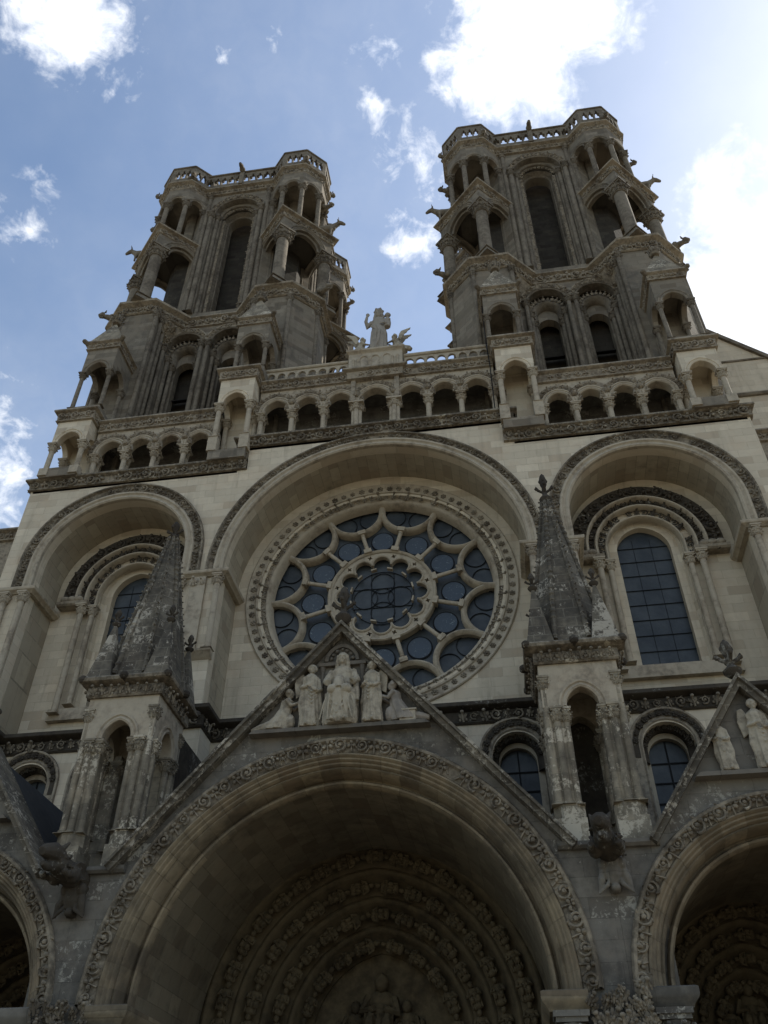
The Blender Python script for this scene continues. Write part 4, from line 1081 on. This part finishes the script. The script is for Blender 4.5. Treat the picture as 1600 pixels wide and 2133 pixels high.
    for k in range(4):
        m = MB(); m.T = Matrix.Translation((X0, TYC, 0)) @ Matrix.Rotation(k*pi/2, 4, 'Z') @ Matrix.Translation((0, -TYC+2.74, 0))
        balus(m, 2*hw+.9, 10, 54.08, 55.66, .2)
        psweep(m, [(-hw-.45, -.02), (hw+.45, -.02)], 55.58, [(-.2, 0), (.05, .02), (.08, .1), (.05, .16), (-.26, .17)])
        box(m, -.14, .14, -.14, .1, 54.1, 55.9); ell(m, (0, -.2, 55.7), (.2, .24, .22), 8, 6); tube(m, [(0, -.1, 55.6), (0, -.5, 55.7), (0, -.7, 55.6)], [.14, .15, .09], 7)
        m.build('balustrade', 'towertrim', t_)
    # ---- corner turrets
    tc = [(X0+sx*3.77, TYC+sy*3.74) for sx, sy in ((-1, -1), (1, -1), (1, 1), (-1, 1))]
    for ti, (cx, cy) in enumerate(tc):
        vis = cy < TYC or True
        front = cy < TYC
        # lower octagonal pier
        sx_, sy_ = (1 if cx > X0 else -1), (1 if cy > TYC else -1)
        Q = lambda u, v: (cx+sx_*u, cy+sy_*v)
        m = MB(); prism(m, [Q(-1.1, -1.0), Q(-1.1, 2.08), Q(.86, 2.08), Q(2.08, .86), Q(2.08, -1.1), Q(-1.0, -1.1)], 25.9, 39.7)
        if front:
            for k in (0, 1): box(m, cx-.25+sx_*.3*k-.06, cx-.25+sx_*.3*k+.06, cy-2.086, cy-2.0, 36.2-3.4*k, 37.3-3.4*k)
        tr = m.build('turret_pier', 'tower', t_, 0)
        m = MB(); oc = octo(cx, cy, 2.08)
        for u, v in ((-1.1, 2.08), (.86, 2.08), (2.08, .86), (2.08, -1.1), (-1.17, 1.62), (-1.17, 1.2)):
            x_, y_ = Q(u, v); lathe(m, [(.12, 0), (.12, 13.2)], x_, y_, 26.3, 10)
            capital(m, x_, y_, 39.5, .12, .4, 6, True, .18)
        m.build('edge_shafts', 'towertrim', tr)
        for fl in (0, 1):
            q = (lambda u, v: Q(v, u)) if fl else Q
            A, B_, C_ = q(-1.1, 2.05), q(-2.15, .78), q(-1.1, .78)
            m = MB(); m.add([(*A, 39.56), (*B_, 39.56), (*C_, 39.56), (*C_, 38.2)], [(0, 1, 2), (0, 1, 3), (1, 2, 3), (2, 0, 3)])
            d = Vector((B_[1]-A[1], -(B_[0]-A[0]), 0)).normalized()
            if d.dot(Vector((A[0]-C_[0], A[1]-C_[1], 0))) < 0: d = -d
            for k in range(9):
                f_ = random.random(); g_ = random.uniform(0, .8)
                px = (A[0]*f_+B_[0]*(1-f_))*(1-g_)+C_[0]*g_; py = (A[1]*f_+B_[1]*(1-f_))*(1-g_)+C_[1]*g_
                place(m, SCROLL if k % 2 else LEAF, (px, py, 39.5-g_*1.25), (-d.y, d.x, 0), (d.x*.6, d.y*.6, .8), (d.x*.8, d.y*.8, -.6), .42)
            m.build('foliage_pendentive', 'friezelight', tr)
        m = MB(); psweep(m, oc, 39.52, [(-.1, 0), (.05, .0), (.12, .06), (.10, .12), (.12, .5), (.30, .62), (.38, .66), (.40, .8), (.34, .84), (-.6, .95)], True)
        poly_ornament(m, oc, 39.82, .38, SCROLL, .44, True, off=.12, alt=TREFOIL)
        m.build('carved_frieze', 'friezelight', tr)
        # middle stage: square set diagonally, open arches on piers
        S = 3.34; hS = S/2
        rot = pi/4
        Tm = Matrix.Translation((cx, cy, 0)) @ Matrix.Rotation(rot, 4, 'Z')
        m = MB(); m.T = Tm
        for px, py in ((-1, -1), (1, -1), (1, 1), (-1, 1)):
            q = 1.42
            prism(m, octo(px*q, py*q, .62, 4, pi/4), 40.3, 40.75, .8)
            column(m, px*q, py*q, 40.7, 45.8, .35, .85, ab=.52, nl=10)
            m.T = Tm
        mid = m.build('middle_piers', 'towertrim', t_)
        m = MB(); m.T = Tm
        for px, py in ((0, -1), (1, 0), (0, 1), (-1, 0)):
            pass
        for k in range(4):
            m.T = Tm @ Matrix.Rotation(k*pi/2, 4, 'Z') @ Matrix.Translation((0, -hS-.02, 0))
            arch_face(m, S+.0-.012*(k % 2), 45.8, 45.8, 47.15, .98, .12, .5)
            asweep(m, arc(0, 45.8, .80, .12, 24), [(.2, -.24), (.0, -.22), (-.02, -.16), (.03, -.11), (.09, -.14), (.2, -.16)], 0)
            asweep(m, arc(0, 45.8, .98, .12, 24), [(.20, -.02), (.22, .06), (.27, .10), (.32, .06), (.36, .05), (.38, -.02)], 0)
        m.build('arches', 'tower', mid, 30)
        m = MB(); m.T = Tm; box(m, -hS+.1, hS-.1, -hS+.1, hS-.1, 46.95, 47.12); m.build('vault', 'inner', mid, 0)  # ceiling slab coloured dark, shade painted in instead of tower stone
        m = MB(); m.T = Tm; sq = [(-hS, -hS), (hS, -hS), (hS, hS), (-hS, hS)]
        psweep(m, sq, 47.08, [(-.2, 0), (.06, 0), (.10, .05), (.08, .36), (.20, .44), (.30, .48), (.32, .58), (.26, .62), (-1.2, .75)], True)
        poly_ornament(m, sq, 47.3, .36, SCROLL, .38, True, off=.09, alt=TREFOIL)
        m.build('carved_cornice', 'friezelight', mid)
        # wall piers where the stage meets the tower and a stair core inside, enlarged and coloured dark to paint in shade
        m = MB()
        dirc = Vector((X0-cx, TYC-cy)).normalized()
        prism(m, octo(cx+dirc.x*1.05, cy+dirc.y*1.05, 1.0), 40.3, 47.0)
        m.build('stair_core', 'inner', mid, 0)
        # top stage: octagon of columns
        oc = octo(cx, cy, 1.5)
        m = MB()
        for x_, y_ in oc: column(m, x_, y_, 47.8, 51.9, .155, .5, ab=.25)
        top = m.build('top_columns', 'towertrim', t_)
        m = MB()
        for k in range(8):
            m.T = Matrix.Translation((cx, cy, 0)) @ Matrix.Rotation(k*pi/4, 4, 'Z') @ Matrix.Translation((0, -1.64, 0))
            arch_face(m, 1.355, 51.9, 51.9, 53.5, .42, .06, .3)
        m.T = None; prism(m, octo(cx, cy, 1.5), 53.0, 53.4)
        m.build('top_arches', 'tower', top, 30)
        m = MB(); lathe(m, [(.42, 0), (.42, 5.2)], cx+dirc.x*.5, cy+dirc.y*.5, 47.8, 8); m.build('newel', 'tower', top)
        m = MB(); o2 = octo(cx, cy, 1.62)
        psweep(m, o2, 53.4, [(-.2, 0), (.03, 0), (.06, .05), (.03, .4), (.16, .5), (.26, .56), (.27, .66), (.2, .7), (-1, .72)], True)
        poly_ornament(m, o2, 53.66, .33, LEAF, .38, True, off=.04, alt=SCROLL); m.build('turret_cornice', 'friezelight', top)
        for k in range(8):
            m = MB(); m.T = Matrix.Translation((cx, cy, 0)) @ Matrix.Rotation(k*pi/4, 4, 'Z') @ Matrix.Translation((0, -1.78, 0))
            balus(m, 1.474, 3, 54.1, 55.86, .17)
            psweep(m, [(-.74, -.01), (.74, -.01)], 55.8, [(-.2, 0), (.04, .02), (.07, .1), (.04, .16), (-.23, .17)])
            m.build('balustrade', 'towertrim', top)
        for k in range(8):
            if k % 2: continue
            m = MB(); a_ = k*pi/4+pi/8; d = (math.cos(a_), math.sin(a_))
            gargoyle(m, (cx+1.8*d[0], cy+1.8*d[1], 54.35), d, .36, .95, .0); m.build('gargoyle', 'towertrim', top, 50)
        sx = 1 if cx > X0 else -1
        m = MB(); gargoyle(m, (cx+sx*1.55, cy+.15, 51.6), (sx, -.25), .6, 1.0, .1); m.build('waterspout', 'towertrim', t_, 50); m = MB(); gargoyle(m, (cx+sx*2.0, cy-.9, 41.0), (sx, -.5), .75, 1.05, .0)
        m.build('waterspout', 'towertrim', t_, 50)
    return t_
tower(1); tower(-1)
OX = [(-16.15+.0, 1, 'stone ox on the outer left turret of the left hand tower, horns against blue sky', -1),
      (-2.9, 1, 'long-horned stone ox leaning out of the inner turret of the left hand tower', 1),
      (2.9, 1, 'stone ox leaning out from the inner left turret of the right hand tower', -1),
      (15.95, 1, 'stone ox on the outer right turret of the right hand tower, horns against white cloud', 1)]
ox_src = None
for x, q, lab, sx in OX:
    if ox_src is None: o = ox_mesh().build('ox_statue', 'towertrim'); remesh(o, .05, 2); ox_src = o
    else: o = ox_src.copy(); C.objects.link(o)
    o.location = (x-sx*.75, 3.55, 47.78); o.rotation_euler = (0, 0, 0 if sx < 0 else pi); o.scale = (.78, .78, .78)
    tag(o, lab, 'statue', 'ox statues on the towers')

# ================================================================== STATUES
def robe(m, secs, folds=9, amp=.08, n=40, ph=0.0, cx=0, cy=0):
    """loft of elliptic sections (z, rx, ry, dx, dy, fold strength)"""
    V = []; F = []
    for j, (z, rx, ry, dx, dy, fs) in enumerate(secs):
        for i in range(n):
            a = 2*pi*i/n
            k = 1+1.7*amp*fs*(abs(math.sin(folds*.5*a+ph+.25*j))*1.3-.8+.4*math.sin(folds*1.7*a+1.3+.3*j))
            V.append((cx+dx+rx*k*math.cos(a), cy+dy+ry*k*math.sin(a), z))
    for j in range(len(secs)-1):
        for i in range(n):
            k = (i+1) % n; F.append((j*n+i, j*n+k, (j+1)*n+k, (j+1)*n+i))
    F.append(tuple(reversed(range(n)))); F.append(tuple((len(secs)-1)*n+i for i in range(n)))
    m.add(V, F)
def head(m, c, s, veil=True, look=0):
    x, y, z = c
    ell(m, (x, y, z), (.082*s, .1*s, .125*s), 14, 12)
    ell(m, (x, y-.085*s, z-.02*s), (.022*s, .042*s, .045*s), 6, 5)           # nose
    ell(m, (x, y-.055*s, z-.085*s), (.045*s, .045*s, .035*s), 8, 6)        # chin
    ell(m, (x, y-.082*s, z+.035*s), (.07*s, .032*s, .018*s), 8, 5)          # brow
    ell(m, (x, y-.086*s, z-.062*s), (.03*s, .014*s, .010*s), 6, 4)         # lips
    for k in (-1, 1): ell(m, (x+k*.045*s, y-.06*s, z-.03*s), (.028*s, .03*s, .03*s), 6, 5)
    tube(m, [(x, y+.01*s, z-.08*s), (x, y+.02*s, z-.22*s)], [.05*s, .06*s], 8)
    if veil:
        ell(m, (x, y+.055*s, z+.04*s), (.12*s, .12*s, .135*s), 12, 9)
        for k in (-1, 1): tube(m, [(x+k*.085*s, y+.0*s, z+.08*s), (x+k*.11*s, y+.02*s, z-.08*s), (x+k*.12*s, y+.03*s, z-.26*s)], [.04*s, .05*s, .05*s], 8)
    else:
        ell(m, (x, y+.03*s, z+.03*s), (.1*s, .105*s, .125*s), 12, 9)
        for i in range(9):
            a = pi*(-.05+1.1*i/8); ell(m, (x+.095*s*math.cos(a), y+.02*s, z+.02*s+.10*s*math.sin(a)), (.035*s, .06*s, .035*s), 6, 5)
def hand(m, p, d, s):
    p = Vector(p); d = Vector(d).normalized(); n = d.cross(Vector((0, 1, .1))).normalized()
    ell(m, tuple(p), (.04*s, .03*s, .05*s), 8, 6)
    for k, L in enumerate((.085, .1, .095, .075)):
        q = p+n*((k-1.5)*.022*s); tube(m, [tuple(q+d*.02*s), tuple(q+d*L*.7*s), tuple(q+d*L*1.15*s+Vector((0, -.012*s, 0)))], [.013*s, .012*s, .009*s], 5)
    tube(m, [tuple(p-n*.035*s), tuple(p-n*.065*s+d*.05*s)], [.014*s, .01*s], 5)
def statue_obj(m, name, mat, vox, loc, label, cat='statue', group=None, rot=0, sm=1):
    o = m.build(name, mat); o.location = loc; o.rotation_euler = (0, 0, rot); o.scale = (.8, .82, .8) if name in ('gargoyle', 'carved_corbel') else (1, 1, 1); remesh(o, vox, sm); tag(o, label, cat, group); return o
# --- Virgin with the raised arm, on the gallery pedestal (3.2 m)
m = MB()
robe(m, [(0, .42, .34, 0, 0, 1.2), (.15, .42, .35, 0, 0, 1.3), (.8, .40, .34, 0, 0, 1.3), (1.4, .38, .32, .02, -.02, 1.1), (1.8, .32, .27, 0, 0, .7), (2.1, .32, .26, 0, 0, .4), (2.35, .35, .25, 0, 0, .3), (2.5, .28, .22, 0, 0, .1), (2.6, .12, .12, 0, 0, 0)], 9, .07, 54)
tube(m, [(-.05, -.34, 1.75), (.1, -.42, 1.2), (.02, -.4, .5), (-.1, -.36, .1)], [.05, .08, .07, .05], 8)
for q in range(5): tube(m, [(-.38+q*.04, -.16-q*.03, 1.9), (-.1+q*.05, -.36, 1.45-.1*q), (.3, -.2, 1.7-q*.1)], .035, 6)
head(m, (0, -.06, 2.82), 1.75)
lathe(m, [(.20, 0), (.22, .06), (.20, .12), (.24, .22), (.19, .20)], 0, -.02, 2.94, 12); ell(m, (0, -.02, 3.2), (.1, .1, .1), 8, 6)
for i in range(6): ell(m, (.21*math.cos(i*pi/3), -.02+.21*math.sin(i*pi/3), 3.14), (.06, .06, .07), 6, 5)
tube(m, [(-.34, 0, 2.34), (-.55, -.06, 2.0), (-.60, -.14, 2.32), (-.55, -.16, 2.62)], [.13, .13, .09, .07], 9); hand(m, (-.53, -.16, 2.72), (.05, -.02, 1), 2.0)
tube(m, [(.34, 0, 2.34), (.48, -.08, 1.95), (.34, -.28, 1.9)], [.13, .12, .09], 9); hand(m, (.28, -.32, 1.9), (-1, 0, .1), 1.7)
robe(m, [(1.75, .17, .15, .40, -.12, .6), (2.1, .18, .16, .42, -.1, .6), (2.4, .14, .13, .42, -.08, .3), (2.52, .06, .06, .42, -.08, 0)], 7, .08, 24)
head(m, (.44, -.12, 2.66), 1.25, False)
tube(m, [(.50, -.1, 2.36), (.56, -.24, 2.2)], [.06, .05], 7)
statue_obj(m, 'virgin_statue', 'statue', .028, (.1, .62, 32.52), 'grey crowned woman statue with raised hand and child, standing on the gallery pedestal')
# --- two kneeling angels beside her
def kneel_angel():
    m = MB()
    robe(m, [(0, .42, .30, .12, 0, 1), (.2, .40, .30, .10, 0, 1), (.45, .28, .24, .02, 0, .8), (.75, .20, .18, -.06, 0, .5), (.98, .22, .17, -.1, 0, .3), (1.1, .10, .1, -.12, 0, 0)], 7, .08, 36)
    tube(m, [(.3, 0, .25), (.62, .02, .2), (.72, .05, .1)], [.2, .16, .12], 8)
    ell(m, (-.34, -.03, .28), (.2, .17, .24), 9, 7)
    m2 = MB(); head(m2, (0, 0, 0), 1.35, False)
    V = np.vstack(m2.v); m.add(np.c_[V[:, 1], V[:, 0], V[:, 2]]+np.array((-.17, 0, 1.28)), [tuple(reversed(f)) for f in m2.f])
    for s_ in (-1, 1):
        tube(m, [(-.1, .2*s_, .98), (-.26, .22*s_, .68), (-.48, .07*s_, .78)], [.08, .07, .055], 7); hand(m, (-.53, .04*s_, .81), (-1, 0, .5), 1.2)
        # wing
        V = []; prof = [(.05, 1.0), (.12, 1.28), (.22, 1.5), (.75, 1.62), (.70, 1.5), (.58, 1.42), (.54, 1.32), (.42, 1.24), (.34, 1.05), (.18, .75)]
        for yy in (.10*s_, .18*s_): V += [(x, yy+s_*.12*(x), z) for x, z in prof]
        n = len(prof); m.add(V, [tuple(range(n)), tuple(range(2*n-1, n-1, -1))]+[(i, n+i, n+(i+1) % n, (i+1) % n) for i in range(n)])
    return m
a1 = statue_obj(kneel_angel(), 'angel_statue', 'sculpt', .024, (.98, .62, 32.52), 'pale kneeling angel with wing raised, right of the crowned statue on the gallery', group='kneeling angels on the gallery pedestal')
a1.scale = (.86, .86, .86); a2 = a1.copy(); C.objects.link(a2); a2.location = (-.78, .62, 32.52); a2.rotation_euler = (0, 0, pi)
a2['label'] = 'pale kneeling angel, left of the crowned statue on the gallery, next to the tower'
# --- central gable group
GY = PY-.12
GZ = 11.40
m = MB()  # ledge carrying the group
for cx, hw, z in ((0, 2.3, GZ), (9.75, 1.5, 9.62), (-9.75, 1.5, 9.62)):
    m = MB(); wall(m, [(cx-hw, z-.10), (cx+hw, z-.10), (cx+hw-.12, z), (cx-hw+.12, z)], [], PY-.30, PY-.002); m.build('relief_ledge', 'gable', CATH, 0)
def seated():
    m = MB()
    robe(m, [(0, .47, .34, 0, -.02, 1.1), (.1, .50, .38, 0, -.02, 1.3), (.5, .47, .37, 0, -.04, 1.3), (.85, .42, .40, 0, -.06, .9), (1.0, .40, .38, 0, -.03, .5), (1.12, .33, .25, 0, .06, .3), (1.4, .31, .22, 0, .08, .3), (1.62, .35, .2, 0, .08, .3), (1.74, .24, .16, 0, .08, .1), (1.8, .1, .1, 0, .06, 0)], 10, .055, 60)
    box(m, -.5, .5, .0, .35, 0, 1.0)
    for k in (-1, 1):
        ell(m, (k*.2, -.36, .92), (.16, .17, .14), 10, 8)
        for q in range(4): tube(m, [(k*(.06+q*.10), -.43+.02*q, .86-q*.05), (k*(.04+q*.13)+random.uniform(-.04, .04), -.40, .5), (k*(.10+q*.13)+random.uniform(-.05, .05), -.36, .06)], [.022, .03, .022], 6)
        tube(m, [(k*.16, -.38, .06), (k*.18, -.52, .05)], [.07, .05], 7)
        tube(m, [(k*.30, .06, 1.62), (k*.44, -.06, 1.3), (k*.36, -.26, 1.18)], [.13, .12, .10], 9)
    for q in range(3): tube(m, [(-.24, -.36, .82-q*.16), (-.06, -.42, .62-q*.2), (.16+.05*q, -.38, .80-q*.10)], .022, 6)
    hand(m, (.33, -.34, 1.14), (.1, -1, .1), 1.2)
    robe(m, [(.95, .17, .14, -.02, -.36, .7), (1.15, .15, .13, -.02, -.34, .6), (1.32, .12, .1, -.02, -.3, .3)], 7, .08, 24)   # worn child on her lap
    tube(m, [(.40, -.05, 1.25), (.47, -.12, .9), (.5, -.2, .62)], [.09, .08, .05], 8)
    head(m, (0, -.02, 2.0), 1.42)
    return m
statue_obj(seated(), 'seated_statue', 'sculpt', .014, (.03, GY, GZ+.02), 'pale veiled woman statue seated on a throne, centre of the middle gable').scale = (.90, .9, .97)
def standing(h=1.62, wings=True):
    m = MB(); k = h/1.62
    robe(m, [(0, .26*k, .19*k, .02, 0, 1.2), (.1*k, .26*k, .2*k, .02, 0, 1.3), (.6*k, .22*k, .18*k, 0, 0, 1.2), (.95*k, .2*k, .16*k, -.01, 0, .8), (1.15*k, .17*k, .14*k, 0, 0, .4), (1.34*k, .2*k, .13*k, 0, 0, .3), (1.42*k, .12*k, .1*k, 0, 0, .1), (1.46*k, .06*k, .06*k, 0, 0, 0)], 8, .09, 44)
    for q in range(4): tube(m, [(-.17*k, -.08*k, (1.05-.07*q)*k), (0, -.2*k, (.88-.1*q)*k), (.16*k, -.1*k, (1.0-.06*q)*k)], .022*k, 6)
    for s_ in (-1, 1):
        tube(m, [(s_*.17*k, 0, 1.32*k), (s_*.23*k, -.05*k, 1.02*k), (s_*.12*k, -.2*k, 1.02*k if s_ < 0 else .92*k)], [.07*k, .065*k, .05*k], 8)
        hand(m, (s_*.08*k, -.23*k, 1.04*k if s_ < 0 else .94*k), (-s_, -.2, .3), 1.0*k)
        tube(m, [(s_*.2*k, -.02*k, 1.0*k), (s_*.25*k, -.02*k, .6*k), (s_*.22*k, -.02*k, .3*k)], [.05*k, .06*k, .04*k], 7)
        tube(m, [(s_*.1*k, -.14*k, .05*k), (s_*.11*k, -.24*k, .04*k)], [.05*k, .04*k], 6)
        if wings:
            prof = [(.08, 1.3), (.22, 1.55), (.34, 1.5), (.4, 1.2), (.34, .8), (.2, .9)]
            V = [(s_*x*k, yy, z*k) for yy in (.10, .16) for x, z in prof]; n = len(prof)
            m.add(V, [tuple(range(n)), tuple(range(2*n-1, n-1, -1))]+[(i, n+i, n+(i+1) % n, (i+1) % n) for i in range(n)])
    head(m, (.01*k, -.02*k, 1.58*k), 1.05*k, False)
    return m
GG = 'standing angels in the central gable'
b1 = statue_obj(standing(1.70), 'standing_angel', 'sculpt', .013, (-.78, GY-.04, GZ+.02), 'pale standing angel left of the seated woman in the central gable', group=GG, rot=.35)
b2 = statue_obj(standing(1.66), 'standing_angel', 'sculpt', .013, (.82, GY-.04, GZ+.04), 'pale standing angel with worn dark face, right of the seated woman in the central gable', group=GG, rot=-.3)
def kneeling():
    m = MB()   # faces +x, leaning forward with hands out
    robe(m, [(0, .34, .2, -.15, 0, 1), (.15, .32, .2, -.12, 0, 1), (.35, .22, .18, .0, 0, .7), (.58, .16, .14, .08, 0, .4), (.78, .17, .13, .12, 0, .3), (.86, .07, .07, .13, 0, 0)], 7, .09, 36)
    tube(m, [(-.3, 0, .14), (-.6, .02, .08), (-.78, .03, .03)], [.14, .1, .07], 8)
    ell(m, (.22, 0, .2), (.14, .15, .22), 9, 7)
    m2 = MB(); head(m2, (0, 0, 0), 1.0, False); V = np.vstack(m2.v)
    m.add(np.c_[-V[:, 1], V[:, 0], V[:, 2]]+np.array((.17, 0, 1.0)), m2.f)
    for s_ in (-1, 1):
        tube(m, [(.12, .15*s_, .78), (.26, .15*s_, .6), (.44, .07*s_, .7)], [.065, .055, .045], 7); hand(m, (.48, .05*s_, .73), (1, 0, .5), .9)
    return m
k1 = statue_obj(kneeling(), 'kneeling_figure', 'sculpt', .013, (-1.50, GY-.02, GZ+.02), 'pale kneeling figure reaching out at the left corner of the central gable', group='kneeling figures in the central gable')
k2 = k1.copy(); C.objects.link(k2); k2.location = (1.52, GY-.02, GZ+.05); k2.rotation_euler = (0, 0, pi); k2.data = k1.data.copy(); k2.data.materials[0] = MAT['statue']
k2['label'] = 'grey kneeling figure with outstretched arms at the right corner of the central gable'
m = MB(); box(m, 1.55, 1.95, PY-.3, PY-.02, GZ, GZ+.26); box(m, 1.52, 1.98, PY-.33, PY-.02, GZ+.26, GZ+.3)
for q in range(3): box(m, 1.6+q*.12, 1.66+q*.12, PY-.304, PY-.2, GZ+.08, GZ+.2)
m.build('model_house', 'sculpt', CATH, 0)
# niche lines behind the seated figure
m = MB()
for x in (-.52, .55): lathe(m, [(.06, 0), (.045, .05), (.045, 1.6), (.075, 1.75), (.08, 1.8)], x, PY-.03, GZ, 8)
box(m, -.62, .65, PY-.12, PY-.002, GZ+1.8, GZ+1.9); asweep(m, arc(0, 13.35, .42, .05, 20), [(-.05, .0), (-.05, .08), (.04, .1), (.08, .0)], PY)
arc_ornament(m, arc(0, 13.35, .42, .05, 20), -.12, PY-.05, .14, BALL, .14); m.build('niche_frame', 'gable', CATH)
# --- side gables
SG = 'figures in the side gables'
for s_ in (1, -1):
    w_ = 'right' if s_ > 0 else 'left'; mt = 'sculpt' if s_ > 0 else 'statue'
    statue_obj(standing(1.62, True), 'standing_angel', mt, .018, (s_*9.92, PY-.18, 9.64), 'pale winged standing figure at the middle of the %s hand gable' % w_, group=SG, rot=.1)
    statue_obj(standing(1.22, False), 'standing_figure', mt, .018, (s_*9.75-.72, PY-.16, 9.64), 'smaller pale robed figure beside the winged one in the %s hand gable' % w_, group=SG, rot=-.25)
# --- gargoyles over the porch piers, with a carved corbel under each
GD = {1: 'black stone gargoyle projecting over the pier right of the central porch', -1: 'black stone gargoyle with gaping jaws over the pier left of the central porch'}
for s_ in (1, -1):
    m = MB(); d = Vector((-.18*1 if s_ > 0 else -.12, -1, 0)).normalized(); nn = Vector((-d.y, d.x, 0)); up = Vector((0, 0, 1))
    P_ = lambda a, b_, c: tuple(Vector((0, 0, 0))+d*a+nn*b_+up*c)
    tube(m, [P_(-.3, 0, 0), P_(.4, 0, .02), P_(1.0, 0, .08), P_(1.35, 0, .12)], [.30, .34, .30, .24], 12)
    tube(m, [P_(1.2, 0, .28), P_(1.5, 0, .34), P_(1.85, 0, .26), P_(2.0, 0, .2)], [.25, .27, .19, .12], 10)
    tube(m, [P_(1.3, 0, .02), P_(1.65, 0, -.1), P_(1.86, 0, -.08)], [.18, .13, .08], 8)
    for k in (-1, 1):
        tube(m, [P_(1.35, .18*k, .45), P_(1.2, .28*k, .68)], [.1, .03], 6); ell(m, P_(1.62, .14*k, .43), (.07, .07, .07), 7, 5)
        ell(m, P_(.75, .3*k, -.08), (.2, .3, .24), 9, 7); tube(m, [P_(.8, .36*k, -.1), P_(1.15, .38*k, -.2), P_(1.3, .34*k, -.12)], [.12, .09, .1], 7)
        V = [P_(.2, .30*k, .05), P_(.35, .42*k, .34), P_(.75, .44*k, .28), P_(.95, .38*k, .05), P_(.2, .2*k, .05), P_(.35, .32*k, .34), P_(.75, .34*k, .28), P_(.95, .28*k, .05)]
        m.add(V, [(0,1,2,3), (7,6,5,4), (0,4,5,1), (1,5,6,2), (2,6,7,3), (3,7,4,0)])
    for q in range(26): place(m, LEAF, P_(.2+q*.045, random.uniform(-.26, .26), .2+random.uniform(0, .1)), tuple(nn), tuple(-d), (0, 0, 1), .26, .2)
    for q in range(14): place(m, LEAF, P_(.3+q*.07, .33*(1 if q % 2 else -1), -.05+random.uniform(-.2, .2)), (0, 0, 1), tuple(-d), tuple(nn*(1 if q % 2 else -1)), .24, .2)
    for q in range(12): ell(m, P_(.1+q*.1, random.uniform(-.2, .2), .26+random.uniform(0, .08)), (.09, .09, .08), 6, 5)
    statue_obj(m, 'gargoyle', 'soot', .024, (s_*6.1, PY-.05, 8.0), GD[s_], 'gargoyle', 'gargoyles on the porch piers', 0, 1)
    m = MB()
    for k in (-1, 1):
        ell(m, (k*.24, -.22, .32), (.15, .16, .19), 9, 7); tube(m, [(k*.24, -.16, .2), (k*.34, -.24, -.1), (k*.42, -.2, -.42)], [.13, .11, .05], 8)
        tube(m, [(k*.12, -.2, .0), (k*.2, -.3, -.25), (k*.46, -.22, -.45)], [.05, .06, .03], 6)
    ell(m, (0, -.22, -.3), (.14, .14, .11), 8, 6); tube(m, [(0, -.05, .45), (0, -.12, 0), (0, -.06, -.4)], [.36, .26, .12], 9)
    statue_obj(m, 'carved_corbel', 'porch' if s_ > 0 else 'soot', .022, (s_*6.1, PY-.02, 7.5), 'carved corbel of crouching heads under the %s hand gargoyle' % ('right' if s_ > 0 else 'left'), 'carving', 'corbels under the porch gargoyles', 0, 1)
print('polys', sum(len(o.data.polygons) for o in bpy.data.objects if o.type == 'MESH'), 'objs', len(bpy.data.objects))
